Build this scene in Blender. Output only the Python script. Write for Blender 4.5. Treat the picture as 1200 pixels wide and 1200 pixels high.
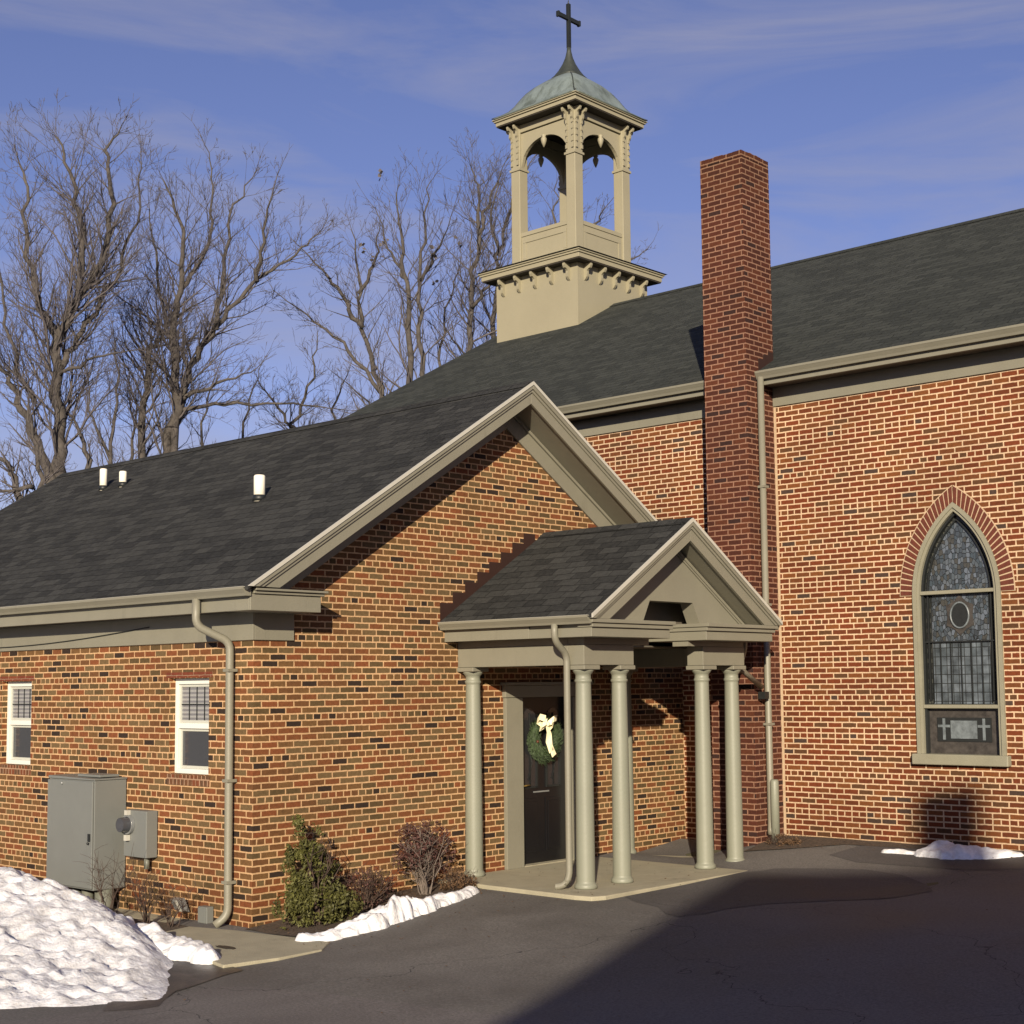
import bpy, bmesh, math, random
from mathutils import Vector, Matrix, noise
R = math.radians
for o in list(bpy.data.objects): bpy.data.objects.remove(o)
scene = bpy.context.scene

# ---------------------------------------------------------------- camera
CAM = dict(x=12.025, y=-9.007, z=2.135, yaw=42.183, pitch=5.022, roll=-0.62, f=1729.83, px=632.142, py=650.586)
yaw, pit, rol = R(CAM['yaw']), R(CAM['pitch']), R(CAM['roll'])
fw = Vector((-math.sin(yaw)*math.cos(pit), math.cos(yaw)*math.cos(pit), math.sin(pit)))
rt = Vector((math.cos(yaw), math.sin(yaw), 0)); up = rt.cross(fw)
rt2 = rt*math.cos(rol)+up*math.sin(rol); up2 = -rt*math.sin(rol)+up*math.cos(rol)
CP = Vector((CAM['x'], CAM['y'], CAM['z']))
cam = bpy.data.cameras.new('camera'); co = bpy.data.objects.new('camera', cam); scene.collection.objects.link(co)
M = Matrix((rt2, up2, -fw)).transposed().to_4x4(); M.translation = CP; co.matrix_world = M
cam.sensor_fit = 'HORIZONTAL'; cam.sensor_width = 36; cam.lens = CAM['f']/1200*36
cam.shift_x = 0.5-CAM['px']/1200; cam.shift_y = CAM['py']/1200-0.5
cam.clip_start = 0.1; cam.clip_end = 2000
scene.camera = co
scene.render.resolution_x = 1024; scene.render.resolution_y = 1024
def at(u, v, d):
    "point seen at photo pixel (u,v), d metres ahead"
    r = fw + rt2*((u-CAM['px'])/CAM['f']) - up2*((v-CAM['py'])/CAM['f'])
    return CP + r*d

# ---------------------------------------------------------------- light
SUN_AZ, SUN_EL = 129.0, 17.0       # azimuth the light travels to, elevation
ld = Vector((math.cos(R(SUN_AZ))*math.cos(R(SUN_EL)), math.sin(R(SUN_AZ))*math.cos(R(SUN_EL)), -math.sin(R(SUN_EL))))
sun = bpy.data.lights.new('sun', 'SUN'); so = bpy.data.objects.new('sun', sun); scene.collection.objects.link(so)
sun.energy = 5.0; sun.angle = R(0.53); sun.color = (1.0, 0.86, 0.66)
so.rotation_euler = ld.to_track_quat('-Z', 'Y').to_euler(); so.location = (20, -25, 20)
w = bpy.data.worlds.new('World'); scene.world = w; w.use_nodes = True
nt = w.node_tree; nt.nodes.clear(); N = nt.nodes.new; K = nt.links.new
out = N('ShaderNodeOutputWorld'); bg = N('ShaderNodeBackground'); sky = N('ShaderNodeTexSky')
sky.sky_type = 'NISHITA'; sky.sun_disc = False; sky.sun_elevation = R(SUN_EL)
sky.sun_rotation = math.atan2(-ld.x, -ld.y); sky.air_density = 1.0; sky.dust_density = 0.2; sky.ozone_density = 2.0; sky.altitude = 100
tc = N('ShaderNodeTexCoord'); mp = N('ShaderNodeMapping'); mp.inputs['Scale'].default_value = (1.6, 1.6, 9.0); mp.inputs['Rotation'].default_value = (0.12, 0.06, 0)
ns = N('ShaderNodeTexNoise'); ns.inputs['Scale'].default_value = 2.2; ns.inputs['Detail'].default_value = 7; ns.inputs['Roughness'].default_value = .58; ns.inputs['Distortion'].default_value = .6
rp = N('ShaderNodeValToRGB'); rp.color_ramp.elements[0].position = .44; rp.color_ramp.elements[1].position = .74
rp.color_ramp.elements[0].color = (0, 0, 0, 1); rp.color_ramp.elements[1].color = (.55, .55, .55, 1)
mix = N('ShaderNodeMixRGB'); mix.inputs[2].default_value = (4.6, 4.5, 5.6, 1)
tint = N('ShaderNodeMixRGB'); tint.blend_type = 'MULTIPLY'; tint.inputs[0].default_value = 1; tint.inputs[2].default_value = (1.14, .95, 1.30, 1)
K(tc.outputs['Generated'], mp.inputs[0]); K(mp.outputs[0], ns.inputs['Vector']); K(ns.outputs['Fac'], rp.inputs[0])
K(sky.outputs[0], tint.inputs[1]); K(tint.outputs[0], mix.inputs[1]); K(rp.outputs[0], mix.inputs[0]); K(mix.outputs[0], bg.inputs[0]); K(bg.outputs[0], out.inputs[0])
bg.inputs[1].default_value = 0.054
scene.view_settings.view_transform = 'Standard'; scene.view_settings.look = 'None'
scene.view_settings.exposure = 0.62; scene.view_settings.gamma = 1

# ---------------------------------------------------------------- materials
MATS = {}
def newmat(name):
    m = bpy.data.materials.new(name); m.use_nodes = True; t = m.node_tree
    b = t.nodes['Principled BSDF']; MATS[name] = m
    return m, t, b, t.nodes.new, t.links.new
def plain(name, col, rough=.6, var=.12, scale=3.0, metal=0.0, bump=.0, bscale=60, dirt=None, spec=None):
    m, t, b, N, K = newmat(name)
    tc = N('ShaderNodeTexCoord'); n = N('ShaderNodeTexNoise'); n.inputs['Scale'].default_value = scale; n.inputs['Detail'].default_value = 8; n.inputs['Roughness'].default_value = .65
    K(tc.outputs['Object'], n.inputs['Vector'])
    r = N('ShaderNodeValToRGB'); r.color_ramp.elements[0].position = .3; r.color_ramp.elements[1].position = .7
    c0 = [c*(1-var) for c in col]+[1]; c1 = [min(1, c*(1+var)) for c in col]+[1]
    r.color_ramp.elements[0].color = c0; r.color_ramp.elements[1].color = c1
    K(n.outputs['Fac'], r.inputs[0])
    src = r.outputs[0]
    if dirt:
        n2 = N('ShaderNodeTexNoise'); n2.inputs['Scale'].default_value = dirt[1]; n2.inputs['Detail'].default_value = 10; n2.inputs['Roughness'].default_value = .7
        dm = N('ShaderNodeMapping'); dm.inputs['Scale'].default_value = (1, 1, .16 if name in ('trim_paint', 'column_paint', 'belfry_paint', 'cabinet_grey', 'copper') else 1)
        K(tc.outputs['Object'], dm.inputs[0]); K(dm.outputs[0], n2.inputs['Vector'])
        r2 = N('ShaderNodeValToRGB'); r2.color_ramp.elements[0].position = dirt[2]; r2.color_ramp.elements[1].position = dirt[2]+.15
        K(n2.outputs['Fac'], r2.inputs[0])
        mx = N('ShaderNodeMixRGB'); mx.inputs[2].default_value = list(dirt[0])+[1]
        ml = N('ShaderNodeMath'); ml.operation = 'MULTIPLY'; ml.inputs[1].default_value = dirt[3]
        K(r2.outputs[0], ml.inputs[0]); K(ml.outputs[0], mx.inputs[0]); K(src, mx.inputs[1]); src = mx.outputs[0]
    K(src, b.inputs['Base Color']); b.inputs['Roughness'].default_value = rough; b.inputs['Metallic'].default_value = metal
    if spec is not None: b.inputs['Specular IOR Level'].default_value = spec
    if bump:
        n3 = N('ShaderNodeTexNoise'); n3.inputs['Scale'].default_value = bscale; n3.inputs['Detail'].default_value = 6
        K(tc.outputs['Object'], n3.inputs['Vector'])
        bp = N('ShaderNodeBump'); bp.inputs['Strength'].default_value = bump; bp.inputs['Distance'].default_value = .02
        K(n3.outputs['Fac'], bp.inputs['Height']); K(bp.outputs[0], b.inputs['Normal'])
    return m
def brick(name, palette, mortar, row=.0677, width=.203, ms=.0068, sfreq=6, var=.25, bumps=.5, stain=None):
    m, t, b, N, K = newmat(name)
    uv = N('ShaderNodeUVMap'); uv.uv_map = 'UVMap'
    nz = N('ShaderNodeTexNoise'); nz.inputs['Scale'].default_value = 14; nz.inputs['Detail'].default_value = 3
    K(uv.outputs[0], nz.inputs['Vector'])
    sub = N('ShaderNodeVectorMath'); sub.operation = 'SUBTRACT'; sub.inputs[1].default_value = (.5, .5, .5); K(nz.outputs['Color'], sub.inputs[0])
    scl = N('ShaderNodeVectorMath'); scl.operation = 'SCALE'; scl.inputs['Scale'].default_value = .010; K(sub.outputs[0], scl.inputs[0])
    add = N('ShaderNodeVectorMath'); add.operation = 'ADD'; K(uv.outputs[0], add.inputs[0]); K(scl.outputs[0], add.inputs[1])
    br = N('ShaderNodeTexBrick'); br.offset = .5; br.offset_frequency = 2; br.squash = .5 if sfreq else 1; br.squash_frequency = sfreq or 1
    br.inputs['Color1'].default_value = (0, 0, 0, 1); br.inputs['Color2'].default_value = (1, 1, 1, 1); br.inputs['Mortar'].default_value = (0, 0, 0, 1)
    br.inputs['Scale'].default_value = 1; br.inputs['Mortar Size'].default_value = ms; br.inputs['Mortar Smooth'].default_value = .25
    br.inputs['Brick Width'].default_value = width; br.inputs['Row Height'].default_value = row; br.inputs['Bias'].default_value = 0
    K(add.outputs[0], br.inputs['Vector'])
    r = N('ShaderNodeValToRGB'); r.color_ramp.interpolation = 'CONSTANT'
    els = r.color_ramp.elements; acc = 0
    while len(els) < len(palette): els.new(.5)
    tot = sum(p[0] for p in palette)
    for e, (wt, c) in zip(els, palette):
        e.position = acc/tot; e.color = list(c)+[1]; acc += wt
    K(br.outputs['Color'], r.inputs[0])
    n2 = N('ShaderNodeTexNoise'); n2.inputs['Scale'].default_value = 30; n2.inputs['Detail'].default_value = 6; n2.inputs['Roughness'].default_value = .7
    K(uv.outputs[0], n2.inputs['Vector'])
    mr = N('ShaderNodeMapRange'); mr.inputs['From Min'].default_value = .25; mr.inputs['From Max'].default_value = .75; mr.inputs['To Min'].default_value = 1-var; mr.inputs['To Max'].default_value = 1+var
    K(n2.outputs['Fac'], mr.inputs[0])
    n4 = N('ShaderNodeTexNoise'); n4.inputs['Scale'].default_value = .9; n4.inputs['Detail'].default_value = 5
    K(uv.outputs[0], n4.inputs['Vector'])
    mr4 = N('ShaderNodeMapRange'); mr4.inputs['From Min'].default_value = .3; mr4.inputs['From Max'].default_value = .7; mr4.inputs['To Min'].default_value = .84; mr4.inputs['To Max'].default_value = 1.14
    K(n4.outputs['Fac'], mr4.inputs[0])
    mm = N('ShaderNodeMath'); mm.operation = 'MULTIPLY'; K(mr.outputs[0], mm.inputs[0]); K(mr4.outputs[0], mm.inputs[1])
    mx = N('ShaderNodeMixRGB'); mx.inputs[2].default_value = list(mortar)+[1]
    K(br.outputs['Fac'], mx.inputs[0]); K(r.outputs[0], mx.inputs[1])
    vm = N('ShaderNodeVectorMath'); vm.operation = 'SCALE'; K(mx.outputs[0], vm.inputs[0]); K(mm.outputs[0], vm.inputs['Scale'])
    src = vm.outputs[0]
    if stain:
        sx = N('ShaderNodeSeparateXYZ'); K(uv.outputs[0], sx.inputs[0])
        m2 = N('ShaderNodeMapRange'); m2.inputs['From Min'].default_value = stain[0]; m2.inputs['From Max'].default_value = stain[1]
        K(sx.outputs['Y'], m2.inputs[0])
        m3 = N('ShaderNodeMath'); m3.operation = 'MULTIPLY'; m3.inputs[1].default_value = stain[3]; K(m2.outputs[0], m3.inputs[0])
        m5 = N('ShaderNodeMixRGB'); m5.blend_type = 'MULTIPLY'; m5.inputs[2].default_value = list(stain[2])+[1]
        K(m3.outputs[0], m5.inputs[0]); K(src, m5.inputs[1]); src = m5.outputs[0]
    K(src, b.inputs['Base Color']); b.inputs['Roughness'].default_value = .88; b.inputs['Specular IOR Level'].default_value = .25
    hs = N('ShaderNodeMath'); hs.operation = 'MULTIPLY_ADD'; hs.inputs[1].default_value = -1.0; K(br.outputs['Fac'], hs.inputs[0])
    n5 = N('ShaderNodeMath'); n5.operation = 'MULTIPLY'; n5.inputs[1].default_value = .55; K(n2.outputs['Fac'], n5.inputs[0]); K(n5.outputs[0], hs.inputs[2])
    bp = N('ShaderNodeBump'); bp.inputs['Strength'].default_value = bumps; bp.inputs['Distance'].default_value = .008
    K(hs.outputs[0], bp.inputs['Height']); K(bp.outputs[0], b.inputs['Normal'])
    return m
def shingle(name, c0, c1, var=.3):
    m, t, b, N, K = newmat(name)
    uv = N('ShaderNodeUVMap'); uv.uv_map = 'UVMap'
    nz = N('ShaderNodeTexNoise'); nz.inputs['Scale'].default_value = 5; K(uv.outputs[0], nz.inputs['Vector'])
    sub = N('ShaderNodeVectorMath'); sub.operation = 'SUBTRACT'; sub.inputs[1].default_value = (.5, .5, .5); K(nz.outputs['Color'], sub.inputs[0])
    scl = N('ShaderNodeVectorMath'); scl.operation = 'SCALE'; scl.inputs['Scale'].default_value = .05; K(sub.outputs[0], scl.inputs[0])
    add = N('ShaderNodeVectorMath'); add.operation = 'ADD'; K(uv.outputs[0], add.inputs[0]); K(scl.outputs[0], add.inputs[1])
    br = N('ShaderNodeTexBrick'); br.offset = .37; br.offset_frequency = 2
    for k, v in (('Color1', (0, 0, 0, 1)), ('Color2', (1, 1, 1, 1)), ('Mortar', (0, 0, 0, 1)), ('Scale', 1), ('Mortar Size', .005), ('Mortar Smooth', .5), ('Brick Width', .27), ('Row Height', .143)):
        br.inputs[k].default_value = v
    K(add.outputs[0], br.inputs['Vector'])
    n = N('ShaderNodeTexNoise'); n.inputs['Scale'].default_value = 15; n.inputs['Detail'].default_value = 10; n.inputs['Roughness'].default_value = .8
    K(uv.outputs[0], n.inputs['Vector'])
    ad = N('ShaderNodeMath'); ad.operation = 'MULTIPLY_ADD'; ad.inputs[1].default_value = .26; ad.inputs[2].default_value = -.02; K(br.outputs['Color'], ad.inputs[0])
    a2 = N('ShaderNodeMath'); a2.operation = 'ADD'; K(ad.outputs[0], a2.inputs[0]); K(n.outputs['Fac'], a2.inputs[1])
    r = N('ShaderNodeValToRGB'); r.color_ramp.elements[0].position = .38; r.color_ramp.elements[1].position = .88
    r.color_ramp.elements[0].color = list(c0)+[1]; r.color_ramp.elements[1].color = list(c1)+[1]
    K(a2.outputs[0], r.inputs[0])
    mx = N('ShaderNodeMixRGB'); mx.inputs[2].default_value = [c*.45 for c in c0]+[1]
    K(br.outputs['Fac'], mx.inputs[0]); K(r.outputs[0], mx.inputs[1]); K(mx.outputs[0], b.inputs['Base Color'])
    b.inputs['Roughness'].default_value = .95; b.inputs['Specular IOR Level'].default_value = .15
    n6 = N('ShaderNodeTexNoise'); n6.inputs['Scale'].default_value = 120; K(uv.outputs[0], n6.inputs['Vector'])
    h = N('ShaderNodeMath'); h.operation = 'MULTIPLY_ADD'; h.inputs[1].default_value = -1.2; K(br.outputs['Fac'], h.inputs[0]); K(a2.outputs[0], h.inputs[2])
    bp = N('ShaderNodeBump'); bp.inputs['Strength'].default_value = .9; bp.inputs['Distance'].default_value = .02
    K(h.outputs[0], bp.inputs['Height']); K(bp.outputs[0], b.inputs['Normal'])
    return m

brick('annex_brick', [(4, (.140, .050, .018)), (4, (.108, .048, .018)), (4, (.120, .062, .023)), (3, (.078, .050, .021)), (1.7, (.026, .016, .011)), (2.4, (.155, .050, .018)), (3, (.112, .072, .032))], (.445, .285, .150), ms=.0086, var=.34, stain=(-2.30, -2.85, (.72, .66, .60), .7))
brick('church_brick', [(4, (.130, .031, .010)), (4, (.102, .027, .009)), (3, (.120, .040, .013)), (.6, (.050, .030, .022)), (2, (.145, .048, .014)), (1.2, (.080, .036, .015))], (.51, .365, .235), ms=.0096, sfreq=7, var=.34, stain=(-5.0, -5.6, (.74, .68, .62), .7))
brick('chimney_brick', [(4, (.062, .017, .009)), (4, (.048, .014, .008)), (3, (.075, .022, .010)), (1, (.028, .012, .010))], (.225, .122, .080), ms=.0090, sfreq=0, var=.34, stain=(8.2, 9.0, (.75, .85, .70), .55))
brick('rowlock_brick', [(3, (.135, .042, .018)), (3, (.105, .048, .022)), (2, (.08, .042, .022))], (.30, .19, .12), row=.3, width=.0677, sfreq=0, ms=.008)
brick('header_brick', [(3, (.13, .032, .016)), (2, (.15, .038, .016))], (.26, .17, .11), row=.0677, width=.203, sfreq=0, ms=.004)
plain('arch_brick', (.098, .021, .010), .85, .25, 25, bump=.3, bscale=120)
plain('mortar_pale', (.42, .31, .20), .9, .1, 20, bump=.3)
shingle('annex_shingle', (.0120, .0127, .0132), (.054, .055, .0525))
shingle('church_shingle', (.021, .0240, .0225), (.055, .0595, .0535))
TR = (.182, .174, .134)
plain('trim_paint', TR, .5, .06, 2.2, bump=.08, bscale=40, dirt=((.10, .095, .07), 3.0, .60, .5))
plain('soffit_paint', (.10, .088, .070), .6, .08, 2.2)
plain('column_paint', (.190, .196, .152), .5, .05, 1.5, bump=.06, bscale=30, dirt=((.12, .11, .085), 5.0, .66, .4))
plain('drip_metal', (.42, .41, .36), .4, .05, 3)
plain('belfry_paint', (.262, .240, .165), .6, .05, 1.3, bump=.1, bscale=30, dirt=((.19, .165, .11), 2.0, .62, .4))
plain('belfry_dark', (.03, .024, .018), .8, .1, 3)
plain('copper', (.145, .180, .178), .55, .25, 2.2, bump=.1, bscale=12, dirt=((.055, .068, .055), 3.0, .5, .8))
plain('dark_copper', (.030, .036, .030), .55, .25, 6)
plain('cross_metal', (.010, .012, .010), .5, .2, 10)
plain('flashing', (.030, .014, .010), .5, .1, 4)
plain('vinyl_white', (.62, .63, .58), .35, .03, 2)
plain('sash_white', (.42, .43, .38), .35, .03, 2)
plain('vent_white', (.80, .76, .64), .4, .04, 4)
plain('blind', (.33, .33, .32), .7, .08, 5)
plain('dark_room', (.05, .05, .06), .8, .2, 4)
plain('cabinet_grey', (.140, .148, .140), .5, .05, 3, bump=.04, dirt=((.095, .10, .095), 4, .62, .5))
plain('conduit_grey', (.13, .135, .11), .5, .15, 8)
plain('galvanised', (.21, .22, .22), .35, .1, 20, metal=.3)
plain('concrete', (.30, .275, .195), .9, .12, 3.5, bump=.35, bscale=90, dirt=((.17, .15, .105), 1.6, .56, .7))
plain('door_black', (.006, .006, .007), .3, .1, 3)
plain('brass', (.55, .38, .12), .3, .15, 30, metal=.8)
plain('needles', (.026, .046, .014), .75, .6, 30)
plain('bow_cream', (.85, .78, .52), .55, .08, 10)
plain('berry', (.10, .03, .015), .3, .2, 5)
plain('evergreen_leaf', (.062, .062, .011), .7, .65, 9)
plain('red_leaf', (.060, .023, .018), .75, .7, 14)
plain('dry_leaf', (.095, .052, .024), .8, .5, 14)
plain('twig_pale', (.15, .12, .10), .85, .2, 14)
plain('twig_dark', (.06, .038, .028), .85, .3, 14)
plain('bark', (.060, .052, .046), .9, .45, 5, bump=.5, bscale=20, dirt=((.085, .075, .062), 2.5, .52, .8))
plain('twig_bark', (.090, .079, .080), .9, .3, 3)
plain('lead', (.012, .014, .014), .5, .2, 20)
plain('window_stone', (.215, .205, .150), .6, .08, 4, bump=.15)
plain('glass_light', (.12, .14, .15), .35, .5, 9)
plain('glass_ochre', (.045, .040, .036), .4, .5, 12)
plain('siding_white', (.5, .5, .48), .7, .05, 2)
def glass(name, col, rough=.08):
    m, t, b, N, K = newmat(name)
    b.inputs['Base Color'].default_value = list(col)+[1]; b.inputs['Roughness'].default_value = rough
    tc = N('ShaderNodeTexCoord'); n = N('ShaderNodeTexNoise'); n.inputs['Scale'].default_value = 3
    K(tc.outputs['Object'], n.inputs['Vector']); bp = N('ShaderNodeBump'); bp.inputs['Strength'].default_value = .06; K(n.outputs['Fac'], bp.inputs['Height']); K(bp.outputs[0], b.inputs['Normal'])
    return m
glass('glass_lower', (.045, .048, .056), .12)
glass('glass_door', (.02, .02, .022), .1)
def blinds():
    m, t, b, N, K = newmat('glass_blind')
    tc = N('ShaderNodeTexCoord'); wv = N('ShaderNodeTexWave'); wv.bands_direction = 'Z'; wv.inputs['Scale'].default_value = 7.0
    K(tc.outputs['Object'], wv.inputs['Vector'])
    r = N('ShaderNodeValToRGB'); r.color_ramp.elements[0].color = (.13, .13, .145, 1); r.color_ramp.elements[1].color = (.27, .275, .27, 1)
    K(wv.outputs['Fac'], r.inputs[0]); K(r.outputs[0], b.inputs['Base Color']); b.inputs['Roughness'].default_value = .15
blinds()
def stained():
    m, t, b, N, K = newmat('stained_glass')
    tc = N('ShaderNodeTexCoord'); vo = N('ShaderNodeTexVoronoi'); vo.inputs['Scale'].default_value = 22; vo.inputs['Randomness'].default_value = .8
    mp = N('ShaderNodeMapping'); mp.inputs['Scale'].default_value = (1.2, 1, .75); K(tc.outputs['Object'], mp.inputs[0]); K(mp.outputs[0], vo.inputs['Vector'])
    sp = N('ShaderNodeSeparateColor'); K(vo.outputs['Color'], sp.inputs[0])
    r = N('ShaderNodeValToRGB'); els = r.color_ramp.elements; r.color_ramp.interpolation = 'CONSTANT'
    cols = [(.045, .056, .070), (.065, .080, .095), (.035, .042, .050), (.085, .10, .118), (.050, .050, .046), (.10, .12, .15), (.045, .060, .075)]
    while len(els) < len(cols): els.new(.5)
    for i, (e, c) in enumerate(zip(els, cols)): e.position = i/len(cols); e.color = list(c)+[1]
    K(sp.outputs[0], r.inputs[0])
    v2 = N('ShaderNodeTexVoronoi'); v2.feature = 'DISTANCE_TO_EDGE'; v2.inputs['Scale'].default_value = 22; v2.inputs['Randomness'].default_value = .8; K(mp.outputs[0], v2.inputs['Vector'])
    lt = N('ShaderNodeMath'); lt.operation = 'LESS_THAN'; lt.inputs[1].default_value = .06; K(v2.outputs['Distance'], lt.inputs[0])
    mx = N('ShaderNodeMixRGB'); mx.inputs[2].default_value = (.012, .013, .013, 1); K(lt.outputs[0], mx.inputs[0]); K(r.outputs[0], mx.inputs[1])
    K(mx.outputs[0], b.inputs['Base Color']); b.inputs['Roughness'].default_value = .25
    bp = N('ShaderNodeBump'); bp.inputs['Strength'].default_value = .4; bp.inputs['Distance'].default_value = .01; K(sp.outputs[1], bp.inputs['Height']); K(bp.outputs[0], b.inputs['Normal'])
stained()
def border_glass():
    m, t, b, N, K = newmat('border_glass')
    uv = N('ShaderNodeUVMap'); br = N('ShaderNodeTexBrick')
    for k, v in (('Color1', (.02, .024, .026, 1)), ('Color2', (.075, .078, .065, 1)), ('Mortar', (.01, .011, .011, 1)), ('Scale', 1), ('Mortar Size', .005), ('Brick Width', .05), ('Row Height', .06)): br.inputs[k].default_value = v
    K(uv.outputs[0], br.inputs['Vector']); K(br.outputs['Color'], b.inputs['Base Color']); b.inputs['Roughness'].default_value = .3
border_glass()
def quarry_glass():
    m, t, b, N, K = newmat('quarry_glass')
    uv = N('ShaderNodeUVMap'); br = N('ShaderNodeTexBrick'); br.offset = 0
    n = N('ShaderNodeTexNoise'); n.inputs['Scale'].default_value = 7; n.inputs['Detail'].default_value = 6; K(uv.outputs[0], n.inputs['Vector'])
    for k, v in (('Color1', (.055, .068, .078, 1)), ('Color2', (.105, .125, .145, 1)), ('Mortar', (.018, .02, .02, 1)), ('Scale', 1), ('Mortar Size', .005), ('Brick Width', .075), ('Row Height', .105)): br.inputs[k].default_value = v
    mr = N('ShaderNodeMapRange'); mr.inputs['From Min'].default_value = .3; mr.inputs['From Max'].default_value = .7; mr.inputs['To Min'].default_value = .45; mr.inputs['To Max'].default_value = 1.5; K(n.outputs['Fac'], mr.inputs[0])
    vm = N('ShaderNodeVectorMath'); vm.operation = 'SCALE'; K(uv.outputs[0], br.inputs['Vector']); K(br.outputs['Color'], vm.inputs[0]); K(mr.outputs[0], vm.inputs['Scale']); K(vm.outputs[0], b.inputs['Base Color']); b.inputs['Roughness'].default_value = .25
quarry_glass()
def snowmat():
    m, t, b, N, K = newmat('snow')
    tc = N('ShaderNodeTexCoord'); n = N('ShaderNodeTexNoise'); n.inputs['Scale'].default_value = 5; n.inputs['Detail'].default_value = 12; n.inputs['Roughness'].default_value = .7
    K(tc.outputs['Object'], n.inputs['Vector']); r = N('ShaderNodeValToRGB'); r.color_ramp.elements[0].position = .30; r.color_ramp.elements[1].position = .60
    r.color_ramp.elements[0].color = (.42, .41, .41, 1); r.color_ramp.elements[1].color = (.76, .77, .80, 1); K(n.outputs['Fac'], r.inputs[0]); K(r.outputs[0], b.inputs['Base Color'])
    b.inputs['Roughness'].default_value = .7; b.inputs['Subsurface Weight'].default_value = .15; b.inputs['Subsurface Radius'].default_value = (.03, .04, .05)
    n2 = N('ShaderNodeTexNoise'); n2.inputs['Scale'].default_value = 28; n2.inputs['Detail'].default_value = 8; K(tc.outputs['Object'], n2.inputs['Vector'])
    bp = N('ShaderNodeBump'); bp.inputs['Strength'].default_value = .6; bp.inputs['Distance'].default_value = .02; K(n2.outputs['Fac'], bp.inputs['Height']); K(bp.outputs[0], b.inputs['Normal'])
snowmat()
def asphalt(name, c, wet=.72):
    m, t, b, N, K = newmat(name)
    tc = N('ShaderNodeTexCoord')
    n = N('ShaderNodeTexNoise'); n.inputs['Scale'].default_value = .55; n.inputs['Detail'].default_value = 7; n.inputs['Roughness'].default_value = .6; n.inputs['Distortion'].default_value = .5; K(tc.outputs['Object'], n.inputs['Vector'])
    r = N('ShaderNodeValToRGB'); r.color_ramp.elements[0].position = .36; r.color_ramp.elements[1].position = .62
    r.color_ramp.elements[0].color = [k*.76 for k in c]+[1]; r.color_ramp.elements[1].color = [k*1.12 for k in c]+[1]; K(n.outputs['Fac'], r.inputs[0])
    g = N('ShaderNodeTexNoise'); g.inputs['Scale'].default_value = 45; g.inputs['Detail'].default_value = 5; g.inputs['Roughness'].default_value = .8; K(tc.outputs['Object'], g.inputs['Vector'])
    mr = N('ShaderNodeMapRange'); mr.inputs['From Min'].default_value = .3; mr.inputs['From Max'].default_value = .7; mr.inputs['To Min'].default_value = .50; mr.inputs['To Max'].default_value = 1.55; K(g.outputs['Fac'], mr.inputs[0])
    vm = N('ShaderNodeVectorMath'); vm.operation = 'SCALE'; K(r.outputs[0], vm.inputs[0]); K(mr.outputs[0], vm.inputs['Scale'])
    # hairline cracks / paving seams
    vo = N('ShaderNodeTexVoronoi'); vo.feature = 'DISTANCE_TO_EDGE'; vo.inputs['Scale'].default_value = .22
    nd = N('ShaderNodeTexNoise'); nd.inputs['Scale'].default_value = 1.3; nd.inputs['Detail'].default_value = 5; K(tc.outputs['Object'], nd.inputs['Vector'])
    ad = N('ShaderNodeVectorMath'); ad.operation = 'MULTIPLY_ADD'; ad.inputs[1].default_value = (.7, .7, .7); K(nd.outputs['Color'], ad.inputs[0]); K(tc.outputs['Object'], ad.inputs[2]); K(ad.outputs[0], vo.inputs['Vector'])
    lt = N('ShaderNodeMath'); lt.operation = 'LESS_THAN'; lt.inputs[1].default_value = .0007; K(vo.outputs['Distance'], lt.inputs[0])
    mx = N('ShaderNodeMixRGB'); mx.inputs[2].default_value = (.02, .02, .022, 1); K(lt.outputs[0], mx.inputs[0]); K(vm.outputs[0], mx.inputs[1])
    K(mx.outputs[0], b.inputs['Base Color'])
    r2 = N('ShaderNodeMapRange'); r2.inputs['From Min'].default_value = .36; r2.inputs['From Max'].default_value = .62; r2.inputs['To Min'].default_value = wet; r2.inputs['To Max'].default_value = .9; K(n.outputs['Fac'], r2.inputs[0]); K(r2.outputs[0], b.inputs['Roughness'])
    bp = N('ShaderNodeBump'); bp.inputs['Strength'].default_value = .35; bp.inputs['Distance'].default_value = .006; K(g.outputs['Fac'], bp.inputs['Height']); K(bp.outputs[0], b.inputs['Normal'])
asphalt('asphalt', (.101, .095, .089))
asphalt('asphalt_old', (.110, .101, .097))
asphalt('asphalt_wet', (.040, .038, .040), .35)
asphalt('asphalt_new', (.062, .058, .058))
plain('soil', (.062, .042, .028), .95, .5, 22, bump=1.0, bscale=45)
plain('winter_grass', (.08, .075, .035), .95, .3, 8, bump=.5)

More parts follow.
